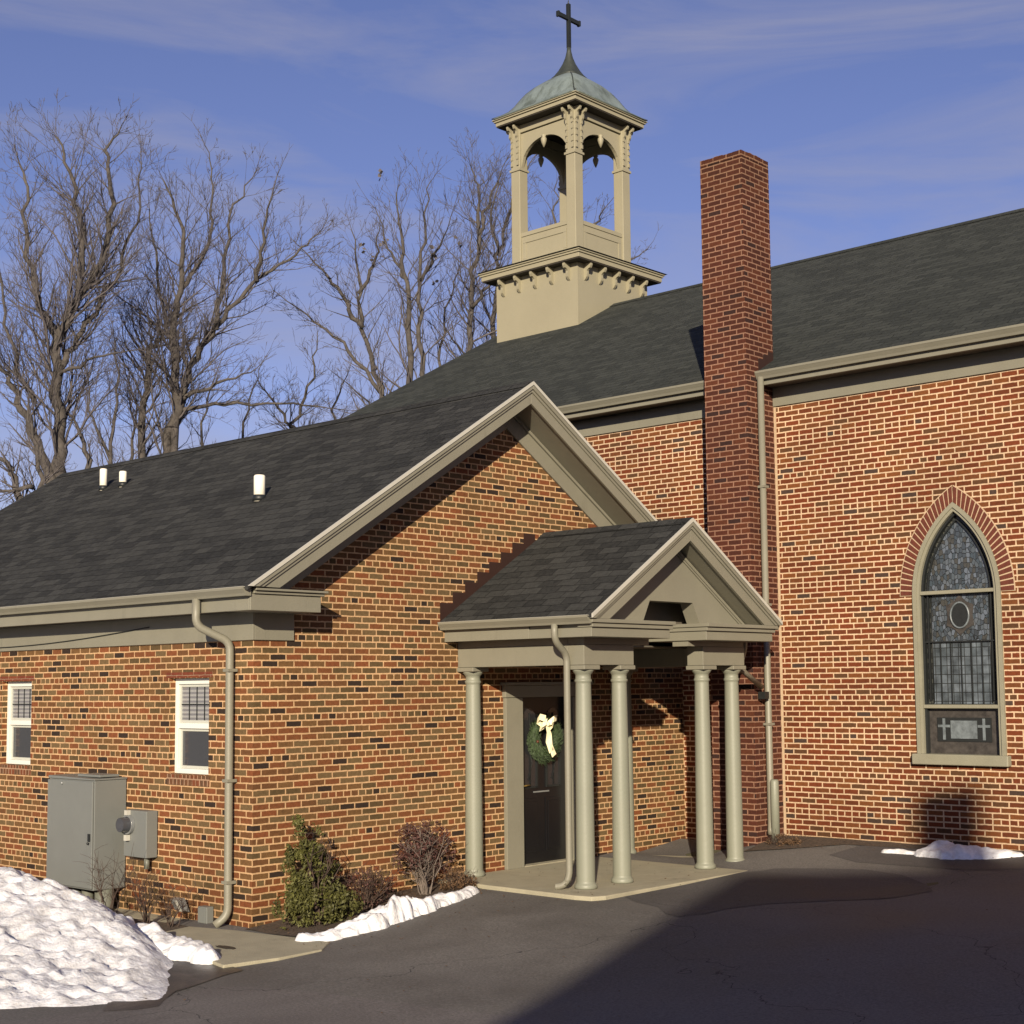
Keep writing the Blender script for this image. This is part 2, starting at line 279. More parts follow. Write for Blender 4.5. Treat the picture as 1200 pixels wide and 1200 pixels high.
# ---------------------------------------------------------------- mesh helpers
COL = scene.collection
ORG = {}
class MB:
    def __init__(s): s.v = []; s.f = []; s.sm = []; s.cut = []
    def add(s, vs, fs, smooth=False):
        s.cut.append((len(s.v), len(s.f))); b = len(s.v); s.v += [Vector(p) for p in vs]; s.f += [tuple(i+b for i in f) for f in fs]; s.sm += [smooth]*len(fs); return s
    def box(s, x0, y0, z0, x1, y1, z1):
        x0, x1 = sorted((x0, x1)); y0, y1 = sorted((y0, y1)); z0, z1 = sorted((z0, z1))
        return s.add([(x0,y0,z0),(x1,y0,z0),(x1,y1,z0),(x0,y1,z0),(x0,y0,z1),(x1,y0,z1),(x1,y1,z1),(x0,y1,z1)],
                     [(3,2,1,0),(4,5,6,7),(0,1,5,4),(1,2,6,5),(2,3,7,6),(3,0,4,7)])
    def prism(s, poly, axis, a, b):
        "poly in the other two axes (in xyz order), extruded along axis"
        n = len(poly)
        def mk(p, t):
            q = list(p); q.insert(axis, t); return tuple(q)
        vs = [mk(p, a) for p in poly]+[mk(p, b) for p in poly]
        area = sum(poly[i][0]*poly[(i+1) % n][1]-poly[(i+1) % n][0]*poly[i][1] for i in range(n))
        flip = (area > 0) != ((b > a) != (axis == 1))
        fs = [tuple(range(n))[::-1], tuple(range(n, 2*n))]+[(i, (i+1) % n, n+(i+1) % n, n+i) for i in range(n)]
        if flip: fs = [f[::-1] for f in fs]
        return s.add(vs, fs)
    def tube(s, pts, rs, n=8, cap=True, smooth=True):
        pts = [Vector(p) for p in pts]
        if not hasattr(rs, '__len__'): rs = [rs]*len(pts)
        up_ = None; vs = []; fs = []
        for i, p in enumerate(pts):
            d = (pts[min(i+1, len(pts)-1)]-pts[max(i-1, 0)])
            if d.length < 1e-9: d = Vector((0, 0, 1))
            d.normalize()
            if up_ is None: up_ = d.orthogonal().normalized()
            else:
                up_ = up_-d*up_.dot(d)
                up_ = up_.normalized() if up_.length > 1e-6 else d.orthogonal().normalized()
            v2 = d.cross(up_)
            for k in range(n):
                a = 2*math.pi*k/n; vs.append(p+(up_*math.cos(a)+v2*math.sin(a))*rs[i])
        for i in range(len(pts)-1):
            for k in range(n): fs.append((i*n+k, i*n+(k+1) % n, (i+1)*n+(k+1) % n, (i+1)*n+k))
        s.add(vs, fs, smooth)
        if cap:
            b = len(s.v)-len(vs); s.f.append(tuple(b+k for k in range(n))[::-1]); s.sm.append(False)
            s.f.append(tuple(b+(len(pts)-1)*n+k for k in range(n))); s.sm.append(False)
        return s
    def lathe(s, cx, cy, prof, n=28, smooth=True):
        vs = []; fs = []
        for r, z in prof:
            for k in range(n):
                a = 2*math.pi*k/n; vs.append((cx+r*math.cos(a), cy+r*math.sin(a), z))
        for i in range(len(prof)-1):
            for k in range(n): fs.append((i*n+k, i*n+(k+1) % n, (i+1)*n+(k+1) % n, (i+1)*n+k))
        fs.append(tuple(range(n))[::-1]); fs.append(tuple((len(prof)-1)*n+k for k in range(n)))
        return s.add(vs, fs, smooth)
    def ball(s, c, r, seg=8, sq=(1, 1, 1)):
        vs = []; fs = []; m = seg//2
        for i in range(m+1):
            th = math.pi*i/m
            for k in range(seg):
                a = 2*math.pi*k/seg; vs.append((c[0]+r*sq[0]*math.sin(th)*math.cos(a), c[1]+r*sq[1]*math.sin(th)*math.sin(a), c[2]-r*sq[2]*math.cos(th)))
        for i in range(m):
            for k in range(seg): fs.append((i*seg+k, i*seg+(k+1) % seg, (i+1)*seg+(k+1) % seg, (i+1)*seg+k))
        return s.add(vs, fs, True)
    def parts(s, name, mat, parent, **k):
        'one object per piece added'
        c = s.cut+[(len(s.v), len(s.f))]; r = None
        for (v0, f0), (v1, f1) in zip(c, c[1:]):
            q = MB(); q.v = s.v[v0:v1]; q.f = [tuple(i-v0 for i in f) for f in s.f[f0:f1]]; q.sm = s.sm[f0:f1]; r = q.build(name, mat, parent, **k)
        return r
    def build(s, name, mat, parent=None, label=None, bevel=0, kind=None, loc=None, uvz=0.0, **tags):
        if parent is not None: org = ORG[parent.name]
        else: org = Vector(loc) if loc else Vector((0, 0, 0))
        me = bpy.data.meshes.new(name); me.from_pydata([v-org for v in s.v], [], s.f); me.update()
        uvl = me.uv_layers.new(name='UVMap')
        for p in me.polygons:
            p.use_smooth = s.sm[p.index]; n = p.normal
            ax = max(range(3), key=lambda i: abs(n[i])+(0.25 if i < 2 else 0))
            k = 1.0
            if ax == 2 and abs(n.z) < .995 and abs(n.z) > .1: k = 1/abs(n.z)
            for li in p.loop_indices:
                c = s.v[me.loops[li].vertex_index]
                if ax == 0: q = (c.y, c.z-uvz)
                elif ax == 1: q = (c.x, c.z-uvz)
                else: q = (c.x, c.y*k) if abs(n.y) >= abs(n.x) else (c.y, c.x*k)
                uvl.data[li].uv = q
        me.materials.append(MATS[mat])
        o = bpy.data.objects.new(name, me); COL.objects.link(o)
        if parent is not None: o.parent = parent
        else: o.location = org
        ORG[o.name] = org
        if bevel:
            bv = o.modifiers.new('bevel', 'BEVEL'); bv.width = bevel; bv.segments = 2; bv.limit_method = 'ANGLE'; bv.angle_limit = R(35)
        if label: o['label'] = label
        if kind: o['kind'] = kind
        for k_, v_ in tags.items(): o[k_] = v_
        return o
def thing(name, loc, label, category, group=None):
    o = bpy.data.objects.new(name, None); COL.objects.link(o); o.location = loc; o.empty_display_size = .2
    o['label'] = label; o['category'] = category
    if group: o['group'] = group
    ORG[o.name] = Vector(loc); return o
def lerp(a, b, t): return a+(b-a)*t
def pw(x, pts):
    if x <= pts[0][0]: return pts[0][1]
    for (a, va), (b, vb) in zip(pts, pts[1:]):
        if x <= b: return lerp(va, vb, (x-a)/(b-a))
    return pts[-1][1]
def sstep(a, b, x):
    t = max(0, min(1, (x-a)/(b-a))); return t*t*(3-2*t)

# ---------------------------------------------------------------- ground
def gz(x, y):
    z = pw(y, [(-30, .1), (-6, -.22), (-2, -.25), (0, -.215), (1.2, -.13), (2.4, -.045), (4, -.03), (5.3, .0), (6.1, .085), (7.15, .2), (12, .25)])
    z -= .11*sstep(1.6, .9, x)*sstep(5.5, 6.1, y)*sstep(-1, 0, x)
    z += .075*max(0, x-4.5) if x < 30 else .075*25.5
    if x < -.3: z = lerp(z, -.25, sstep(-.3, -2, x))
    return z
def grid(name, xs, ys, mat, dz=0, **k):
    m = MB(); vs = [(x, y, gz(x, y)+dz) for y in ys for x in xs]; nx = len(xs)
    fs = [(j*nx+i, j*nx+i+1, (j+1)*nx+i+1, (j+1)*nx+i) for j in range(len(ys)-1) for i in range(nx-1)]
    m.add(vs, fs, True); return m.build(name, mat, **k)
far = [-600, -300, -150, -80, -50, -35]
grid('ground', far+[-25+i*1.25 for i in range(49)]+[45, 60, 100, 200, 600], far+[-25+i for i in range(41)]+[25, 40, 80, 150, 300, 600], 'winter_grass', -.035, kind='structure')
grid('parking_lot', [-3+i*.25 for i in range(52)]+[10.5+i*1.0 for i in range(26)], [-24+i for i in range(18)]+[-6+i*.2 for i in range(66)], 'asphalt', 0, kind='structure')
def sheet(name, poly, mat, dz, step=.12, rough=0, **k):
    bm = bmesh.new(); vs = [bm.verts.new((x, y, 0)) for x, y in poly]; bm.faces.new(vs)
    xs = [p[0] for p in poly]; ys = [p[1] for p in poly]
    for ax, lo, hi in ((0, min(xs), max(xs)), (1, min(ys), max(ys))):
        t = lo+step
        while t < hi:
            n = (1, 0, 0) if ax == 0 else (0, 1, 0); c = (t, 0, 0) if ax == 0 else (0, t, 0)
            bmesh.ops.bisect_plane(bm, geom=bm.verts[:]+bm.edges[:]+bm.faces[:], plane_co=c, plane_no=n); t += step
    for v in bm.verts:
        v.co.z = gz(v.co.x, v.co.y)+dz+(rough*noise.noise(Vector((v.co.x*4, v.co.y*4, 0))) if rough else 0)
    m = MB(); m.add([v.co.copy() for v in bm.verts], [[v.index for v in f.verts] for f in (bm.verts.index_update() or bm.faces)], True); bm.free()
    return m.build(name, mat, **k)
sheet('planting_bed', [(.01, -.1), (.66, -.10), (1.05, .02), (1.02, .9), (.86, 1.8), (.72, 2.47), (.01, 2.49)], 'soil', .012, .1, .012, kind='structure')
sheet('church_bed', [(1.56, 6.55), (1.62, 6.1), (2.0, 6.35), (2.6, 6.85), (5.2, 7.0), (12, 7.0), (12, 7.115), (1.56, 7.115)], 'soil', .010, .15, .012, kind='structure')
sheet('wall_side_bed', [(-12, -1.1), (-.5, -.9), (-.5, -.31), (-12, -.31)], 'soil', .012, .2, .012, kind='structure')
sheet('asphalt_patch', [(2.31, 2.95), (2.62, 2.75), (3.0, 2.62), (3.3, 2.35), (3.5, 2.3), (3.62, 2.55), (3.6, 2.9), (3.75, 3.4), (4.2, 4.0), (4.6, 4.4), (4.75, 4.9), (4.5, 5.3), (4.0, 5.65), (3.5, 5.75), (2.9, 5.6), (2.5, 5.45), (2.31, 5.0)], 'asphalt_new', .004, .3, kind='structure')
def hit(u, v):
    d = at(u, v, 1)-CP; t = 5.0
    for i in range(120):
        p = CP+d*t; t += (p.z-gz(p.x, p.y))/(-d.z)*.5
    return (p.x, p.y)
old = [hit(*q) for q in ((205, 1168), (250, 1157), (300, 1157), (370, 1163), (430, 1171), (520, 1182), (600, 1191), (700, 1200))]
sheet('older_asphalt', old+[(6.5, -2.2), (8.5, -4.5), (7.0, -7.0), (3.0, -6.2), (1.7, -4.2), (2.05, -2.9)], 'asphalt_old', .004, .3, kind='structure')
sheet('wet_asphalt', [hit(*q) for q in ((120, 1186), (160, 1184), (186, 1180), (193, 1172), (205, 1163), (228, 1156), (262, 1144), (285, 1138), (268, 1132), (240, 1128), (190, 1125), (150, 1140))], 'asphalt_wet', .0075, .3, kind='structure')
sheet('wall_base_strip', [(2.7, 6.3), (3.2, 6.05), (12, 6.3), (12, 7.0), (5.2, 6.99), (2.8, 6.9)], 'asphalt_new', .004, .3, kind='structure')
m = MB(); ap = [(-.55, -.35), (.02, -.20), (.66, -.115), (1.24, -.045), (1.50, -.35), (1.52, -.85), (1.42, -1.36), (1.15, -1.30), (.85, -1.05), (.2, -.95), (-.45, -.75)]
m.prism(ap, 2, -.30, -.205); m.build('walkway', 'concrete', kind='structure', bevel=.01)
m = MB(); m.box(-9.0, -.30, -.5, -.04, -.004, -.232); m.build('footing_ledge', 'concrete', kind='structure', bevel=.01)
m = MB(); m.prism([(.74+.13*math.cos(a*math.pi/9)+.02*math.sin(3*a), -.84+.05*math.sin(a*math.pi/9)) for a in range(18)], 2, -.204, -.200)
m.build('drain_cover', 'lead', label='small dark drain opening in the concrete apron beside the snow bank', category='drain')

# ================================================================= ANNEX
Yc = 7.123; ZF = 2.613
YR, ZR, EY, EZ, OX = 3.677, 5.695, -.41, 3.111, .452
SA = (ZR-EZ)/(YR-EY)
BOT = -.45
annex = thing('brick_annex', (0, 3.6, -.2), 'low brown brick church hall with a dark gabled roof and small white windows', 'building')
TH = .22
XE = -9.85
m = MB()
W1 = (-1.452, -.744, 1.247, 2.245); W2 = (-5.03, -4.322, 1.247, 2.245); W3 = (-8.608, -7.90, 1.247, 2.245)
xs = [XE, W3[0], W3[1], W2[0], W2[1], W1[0], W1[1], 0]
for a, b in zip(xs, xs[1:]):
    if (a, b) in ((W1[0], W1[1]), (W2[0], W2[1]), (W3[0], W3[1])):
        m.box(a, 0, BOT, b, TH, 1.247); m.box(a, 0, 2.245, b, TH, 2.95)
    else: m.box(a, 0, BOT, b, TH, 2.95)
# gable wall (faces +x) with the door opening
D0, D1, DZ = 3.88, 4.80, 2.03
def gtop(y): return ZR-.12-abs(y-YR)*SA
def gpiece(y0, y1, zb, m=m):
    ys = [y0]+([YR] if y0 < YR < y1 else [])+[y1]
    poly = [(y0, zb), (y1, zb)]+[(y, gtop(y)) for y in reversed(ys)]
    m.prism(poly, 0, -TH, 0)
gpiece(TH, D0, BOT); gpiece(D0, D1, DZ); gpiece(D1, Yc-.002, BOT)
pass
m.prism([(0, BOT), (Yc, BOT), (Yc, gtop(Yc)), (YR, gtop(YR)), (0, gtop(0))], 0, XE, XE+.2)
m.build('wall', 'annex_brick', annex, uvz=ZF)
# slightly prouder header courses seen on the wall read through the brick material
m = MB()
def slab(yr, zr, s, yl, yrr, t, x0, x1, m):
    m.prism([(yl, zr-(yr-yl)*s), (yr, zr), (yrr, zr-(yrr-yr)*s), (yrr, zr-(yrr-yr)*s-t), (yr, zr-t), (yl, zr-(yr-yl)*s-t)], 0, x0, x1)
slab(YR, ZR, SA, EY, Yc-.003, .035, XE-.3, OX, m)
m.build('roof', 'annex_shingle', annex)
m = MB(); m.prism([(YR-.13, ZR-.13*SA+.012), (YR, ZR+.02), (YR+.13, ZR-.13*SA+.012), (YR, ZR+.003)], 0, XE-.3, OX); m.build('ridge_cap', 'annex_shingle', annex)
def rake(yr, zr, s, yl, yrr, v0, v1, x0, x1, zclip, m):
    def side(sg, yend):
        ze = zr-abs(yend-yr)*s
        # top edge runs to yend; bottom edge offset down
        top = (yend, ze-v0); apexT = (yr, zr-v0); apexB = (yr, zr-v1)
        pts = [apexT]
        def ycut(v): return yr+sg*(zr-v-zclip)/s
        if top[1] >= zclip: 
            pts.append(top)
            b = (yend, ze-v1)
            if b[1] < zclip: pts += [(yend, zclip), (ycut(v1), zclip)]
            else: pts.append(b)
        else: pts += [(ycut(v0), zclip), (ycut(v1), zclip)]
        pts.append(apexB)
        m.prism(pts, 0, x0, x1)
    side(-1, yl)
    if yrr is not None: side(1, yrr)
def gable_trim(root, yr, zr, s, yl, yrr, xf, xw, zclip, vf, vfr, drip=True, crown=.085, frieze_t=.03):
    m = MB(); rake(yr, zr, s, yl, yrr, .037, vf, xf-.055, xf-.022, zclip, m); m.parts('rake_board', 'trim_paint', root, bevel=.004)
    m = MB(); rake(yr, zr, s, yl, yrr, .037, .037+crown*.55, xf-.020, xf+.012, zclip, m); rake(yr, zr, s, yl, yrr, .037+crown*.55+.002, .037+crown, xf-.020, xf-.004, zclip, m); m.build('crown_moulding', 'trim_paint', root, bevel=.004)
    m = MB(); rake(yr, zr, s, yl, yrr, -.006, .034, xf+.001, xf+.022, zclip, m); m.parts('drip_edge', 'drip_metal', root)
    m = MB(); rake(yr, zr, s, yl, yrr, vf-.035, vf-.015, xw+.003, xf-.057, zclip, m); m.parts('rake_soffit', 'trim_paint', root)
    if vfr: 
        m = MB(); rake(yr, zr, s, yl+.35, yrr, vf-.012, vfr, xw+.002, xw+frieze_t, zclip, m)
        rake(yr, zr, s, yl+.35, yrr, vf-.012, vf+.03, xw+frieze_t+.001, xw+frieze_t+.03, zclip, m)
        m.build('rake_frieze', 'trim_paint', root, bevel=.004)
gable_trim(annex, YR, ZR, SA, EY, Yc-.02, OX, 0, 3.112, .255, .50)
# eave: fascia, soffit, frieze, gutter
def gutter(m, axis, a, b, fy, ztop, sg=-1, h=.095, d=.105):
    "K gutter: fy face line, opens up; profile in plane normal to axis"
    prof = [(fy, ztop-h), (fy+sg*d*.62, ztop-h), (fy+sg*d*.72, ztop-h*.72), (fy+sg*d*.95, ztop-h*.32), (fy+sg*d, ztop-h*.25), (fy+sg*d, ztop), (fy+sg*(d-.012), ztop), (fy+sg*(d-.014), ztop-h*.2), (fy+sg*.01, ztop-h*.25), (fy, ztop-.005)]
    m.prism(prof, axis, a, b)
m = MB(); gutter(m, 0, XE-.3, .405, -.335, 3.108, h=.085, d=.10); m.parts('gutter', 'trim_paint', annex)
m = MB(); gutter(m, 0, XE-.3, .407, -.333, 3.112, h=.012, d=.105); m.parts('gutter_lip', 'drip_metal', annex)
m = MB(); m.box(XE-.2, -.33, 2.888, .36, -.295, 3.10)
m.parts('fascia', 'trim_paint', annex, bevel=.004)
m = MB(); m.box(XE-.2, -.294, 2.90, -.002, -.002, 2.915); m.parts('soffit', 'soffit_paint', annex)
m = MB(); m.box(XE, -.028, 2.613, .027, -.002, 2.899); m.box(.002, -.001, 2.613, .027, .488, 2.899); m.parts('frieze', 'trim_paint', annex, bevel=.003)
m = MB(); m.box(.002, -.327, 2.885, .385, .545, 3.045); m.box(.003, -.30, 3.047, .41, .575, 3.075); m.box(.003, -.30, 3.077, .44, .60, 3.10); m.build('cornice_return', 'trim_paint', annex, bevel=.006)
# downspout
def downspout(root, pts, r=.042, mat='trim_paint', name='downspout', bands=()):
    pts = [Vector(p) for p in pts]; P = [pts[0]]
    for a, b, c in zip(pts, pts[1:], pts[2:]):
        d1 = (b-a).normalized(); d2 = (c-b).normalized(); q = .085
        for t in range(6):
            u = t/5; P.append((b-d1*q)*(1-u)**2+b*2*u*(1-u)+(b+d2*q)*u*u)
    P.append(pts[-1])
    m = MB(); m.tube(P, r, 10)
    for z in bands:
        x, y = pts[-2].x, pts[-2].y; m.box(x-r-.006, y-r-.006, z, x+r+.006, y+r+.02, z+.03)
    return m.build(name, mat, root)
downspout(annex, [(-.43, -.385, 3.03), (-.43, -.385, 2.76), (-.29, -.075, 2.60), (-.29, -.075, -.11), (-.35, -.19, -.20)], bands=(2.3, 1.2, .2))
# roof vents
for i, (x, y, h, r, lb) in enumerate([(-7.30, 2.724, .30, .055, 'leftmost slim white vent pipe'), (-6.77, 2.72, .21, .055, 'short white vent pipe'), (-1.953, 1.535, .285, .068, 'larger white vent pipe near the gable')]):
    z = ZR-(YR-y)*SA; m = MB(); m.tube([(x, y, z-.03), (x, y, z+h-.015), (x, y, z+h)], [r, r, r*.85], 14); p = m.build('vent_pipe', 'vent_white', annex, label=lb)
    m = MB(); m.tube([(x, y, z-.02), (x, y, z+.05)], [r*1.25, r*1.05], 14); m.build('vent_collar', 'lead', p)
# windows
def window(W, label):
    x0, x1, z0, z1 = W; y = .07
    m = MB(); f = .052
    m.box(x0+.002, y, z0+.002, x0+f, y+.07, z1-.002); m.box(x1-f, y, z0+.002, x1-.002, y+.07, z1-.002)
    m.box(x0+f, y, z1-f-.01, x1-f, y+.07, z1-.002); m.box(x0+f, y-.012, z0+.002, x1-f, y+.07, z0+f)
    zm = (z0+z1)/2; m.box(x0+f, y+.008, zm-.028, x1-f, y+.062, zm+.028)
    o = m.build('window', 'vinyl_white', annex, label=label, bevel=.003)
    s = .03
    for (a, b, yy) in ((zm+.028, z1-f-.01, y+.02), (z0+f, zm-.028, y+.035)):
        m = MB(); m.box(x0+f, yy, a, x0+f+s, yy+.03, b); m.box(x1-f-s, yy, a, x1-f, yy+.03, b); m.box(x0+f+s, yy, b-s, x1-f-s, yy+.03, b); m.box(x0+f+s, yy, a, x1-f-s, yy+.03, a+s)
        m.build('sash', 'sash_white', o, bevel=.002)
    m = MB(); m.box(x0+f+s, y+.034, zm+.058, x1-f-s, y+.038, z1-f-.04); m.build('pane', 'glass_blind', o)
    m = MB(); m.box(x0+f+s, y+.048, z0+f+s, x1-f-s, y+.052, zm-.058); m.build('pane', 'glass_lower', o)
    m = MB(); w_ = (x1-x0-2*f-2*s)
    for k in (1, 2, 3): xx = x0+f+s+w_*k/4; m.box(xx-.006, y+.026, zm+.058, xx+.006, y+.032, z1-f-.04)
    zz = (zm+z1-f)/2; m.box(x0+f+s, y+.025, zz-.006, x1-f-s, y+.031, zz+.006); m.parts('muntin', 'lead', o)
    m = MB()
    n = 10
    for k in range(n):
        a = x0-.03+k*(x1-x0+.06)/n; m.box(a+.005, -.012, z0-.115, a+(x1-x0+.06)/n-.005, .06, z0-.004)
    m.build('brick_sill', 'rowlock_brick', annex, bevel=.003)
    m = MB(); m.box(x0-.06, -.004, z1+.006, x1+.06, .02, z1+.062); m.build('brick_lintel', 'header_brick', annex, uvz=ZF)
window(W1, 'white double-hung window nearest the downspout'); window(W2, 'white double-hung window at the left picture edge'); window(W3, 'white double-hung window beyond the left picture edge')
m = MB()
for (x0, x1, z0, z1) in (W1, W2, W3): m.box(x0-.1, TH+.05, z0-.1, x1+.1, TH+.07, z1+.1)
m.parts('room_backing', 'dark_room', annex)
# sagging cable on the fascia
m = MB(); m.tube([(-6+i*.42, -.036, lerp(2.66, 2.80, (i/10))-0.05*math.sin(i/10*math.pi)) for i in range(11)], .006, 5); m.build('cable', 'lead', annex)
# step flashing over the porch roof
PY, PZ, PS, PL, PR_ = 4.337, 3.974, .634, 2.58, 6.094
m = MB()
z0 = PZ-(PY-PL)*PS
for i in range(8):
    ya = PL+.0+i*.2; yb = ya+.2; zt = z0+(yb-PL)*PS+.085
    if yb > PY-.1: break
    m.prism([(ya, z0+(ya-PL)*PS-.02), (yb, z0+(yb-PL)*PS-.02), (yb, zt), (ya, zt)], 0, .001, .006)
m.build('step_flashing', 'flashing', annex); m = MB()
for i in range(6):
    yb = PR_-i*.2; ya = yb-.2; zt = z0+(PR_-ya)*PS+.085
    m.prism([(ya, z0+(PR_-ya)*PS-.02), (yb, z0+(PR_-yb)*PS-.02), (yb, zt), (ya, zt)], 0, .001, .006)
m.build('step_flashing', 'flashing', annex)
# door
dr = MB(); dr.box(-.13, D0+.012, .012, -.085, D1-.012, DZ-.012)
door = dr.build('door', 'door_black', annex, bevel=.004)
m = MB()
for ya in (D0+.11, D0+.53): m.box(-.084, ya, .14, -.074, ya+.29, .78); m.box(-.073, ya+.035, .18, -.066, ya+.255, .74)
m.parts('door_panel', 'door_black', door, bevel=.004)
for ya in (D0+.14, D0+.56):
    m = MB(); m.prism([(ya, .92), (ya+.23, .92)]+[(ya+.115+.115*math.cos(a*math.pi/8), 1.72+.14*math.sin(a*math.pi/8)) for a in range(9)], 0, -.084, -.078); m.build('door_pane', 'glass_door', door)
    m = MB()
    for (a, b) in ((ya-.02, ya+.008), (ya+.222, ya+.25)): m.box(-.083, a, .90, -.066, b, 1.74)
    m.box(-.083, ya, .90, -.066, ya+.23, .925); m.tube([(-.070, ya+.115, .93), (-.070, ya+.115, 1.8)], .006, 5); m.tube([(-.070, ya+.08, 1.0), (-.070, ya+.15, 1.2), (-.070, ya+.08, 1.42), (-.070, ya+.15, 1.6)], .005, 5)
    m.build('pane_caming', 'brass' if 0 else 'lead', door)
m = MB(); m.box(-.084, D0+.06, .80, -.072, D0+.11, 1.08); m.tube([(-.072, D0+.085, .94), (-.03, D0+.085, .94), (-.03, D0+.20, .945)], .010, 8); m.ball((-.065, D0+.085, 1.05), .016); m.build('door_handle', 'brass', door)
m = MB(); m.box(-.084, D0+.32, .845, -.078, D0+.60, .862); m.build('mail_slot', 'galvanised', door)
m = MB(); m.box(.002, D0-.285, 0.0, .055, D0+.005, 1.985); m.box(.002, D1-.005, 0.0, .055, D1+.285, 1.985); m.box(-.14, D0, 0, .0015, D0+.012, DZ); m.box(-.14, D1-.012, 0, .0015, D1, DZ); m.box(-.14, D0+.012, DZ-.012, .0015, D1-.012, DZ)
m.build('door_casing', 'trim_paint', annex, bevel=.005)
m = MB(); m.box(.002, D0-.30, 1.99, .065, D1+.30, 2.13); m.box(.002, D0-.33, 2.133, .10, D1+.33, 2.17); m.build('door_header', 'trim_paint', annex, bevel=.005)
m = MB(); m.box(-.16, D0, -.03, .03, D1, .011); m.parts('threshold', 'concrete', annex)

# wreath
wr = thing('wreath', (-.02, 4.34, 1.49), 'round green pine wreath with a cream ribbon bow hung on the black door', 'wreath')
random.seed(4); m = MB()
for i in range(4200):
    a = random.uniform(0, 2*math.pi); b = random.uniform(0, 2*math.pi); rr = .200+.092*math.cos(b)*random.uniform(.3, 1.15); x = -.02+.06*math.sin(b)*random.uniform(.4, 1.2)
    c = Vector((x, 4.34+rr*math.cos(a), 1.49+rr*math.sin(a)))
    d = Vector((random.uniform(.0, .8), math.cos(a+1.2)*.9+random.uniform(-.5, .5), math.sin(a+1.2)*.9+random.uniform(-.5, .5))).normalized()*random.uniform(.03, .065)
    s_ = d.orthogonal().normalized()*.004
    m.add([c-s_, c+s_, c+d], [(0, 1, 2)])
m.tube([(-.02, 4.34+.200*math.cos(a/24*2*math.pi), 1.49+.200*math.sin(a/24*2*math.pi)) for a in range(25)], .06, 8, cap=False)
m.build('foliage_ring', 'needles', wr)
m = MB()
def ribbon(pts, wv):
    vs = []
    for p, wd in zip(pts, wv): p = Vector(p); wd = Vector(wd); vs += [p-wd, p+wd, p+wd+Vector((.006, 0, 0)), p-wd+Vector((.006, 0, 0))]
    fs = [(4*i+a, 4*i+(a+1) % 4, 4*i+4+(a+1) % 4, 4*i+4+a) for i in range(len(pts)-1) for a in range(4)]+[(3, 2, 1, 0), tuple(4*(len(pts)-1)+a for a in range(4))]
    m.add(vs, fs)
cB = Vector((.075, 4.27, 1.665))
for sg, lift, ln in ((-1, .07, .15), (1, .05, .15), (-1, -.02, .10), (1, -.02, .09)):
    ribbon([cB, cB+Vector((.05, sg*ln*.5, lift*.4+.04)), cB+Vector((.03, sg*ln, lift+.02)), cB+Vector((-.02, sg*ln*.95, lift-.03)), cB+Vector((-.01, sg*ln*.4, lift*.2-.03)), cB], [(0, .0, .022), (0, .01, .038), (0, .01, .035), (0, .01, .035), (0, .01, .025), (0, 0, .02)])
m.ball(cB+Vector((.02, 0, 0)), .032)
for dy, ln in ((.06, .38), (.01, .33)):
    ribbon([cB, cB+Vector((.03, dy*.4, -ln*.3)), cB+Vector((.02, dy*.6, -ln*.65)), cB+Vector((.03, dy+.04, -ln))], [(0, .02, 0), (0, .028, 0), (.01, .03, 0), (0, .034, .02)])
m.build('ribbon_bow', 'bow_cream', wr)
for (dy, dz) in ((-.2, -.03), (.12, -.19)):
    m = MB(); m.ball((.05, 4.34+dy, 1.49+dz), .018); m.build('berry', 'berry', wr)

# ================================================================= PORCH
porch = thing('entrance_porch', (1.2, 4.337, 0), 'small gabled entrance porch on slender grey-green columns over the door', 'porch')
m = MB(); sl = [(.002, 2.52), (2.02, 2.50), (2.22, 2.54), (2.29, 2.68), (2.29, 5.97), (.9, 5.97), (.002, 5.62)]
m.prism(sl, 2, -.35, 0.0); m.build('slab', 'concrete', porch, bevel=.012)
CY = (2.97, 3.574, 5.100, 5.704); ZT = 2.34; CX = 1.78
def column(x, y, label=None):
    m = MB(); prof = [(.118, .002), (.122, .012), (.122, .035), (.112, .05), (.103, .06), (.1, .075)]
    for i in range(11):
        t = i/10; prof.append((.100-.017*t**1.6, .08+t*(2.14-.08)))
    prof += [(.083, 2.155), (.093, 2.165), (.093, 2.185), (.083, 2.192), (.083, 2.235), (.09, 2.245), (.112, 2.275), (.118, 2.29)]
    m.lathe(x, y, prof, 32)
    o = m.build('column', 'column_paint', porch, label=label)
    m = MB(); m.box(x-.13, y-.13, 2.291, x+.13, y+.13, ZT-.002); m.build('capital', 'trim_paint', o, bevel=.008)
for y in CY: column(CX, y)
column(.13, CY[0]); column(.13, CY[3])
BT = 2.56
m = MB(); hw = .115
for a, b in ((CY[0]-hw, CY[1]+.12), (CY[2]-.12, CY[3]+hw)): m.box(CX-hw, a, ZT, CX+hw, b, BT)
for y in (CY[0], CY[3]): m.box(.002, y-hw, ZT, CX-hw-.001, y+hw, BT)
m.parts('beam', 'trim_paint', porch, bevel=.006)
m = MB()
for a, b in ((CY[0]-hw-.02, CY[0]+hw+.02), (CY[2]-.14, CY[2]+.14)): m.box(CX-hw-.02, a, ZT+.03, CX+hw+.02, b, BT-.04) if 0 else None
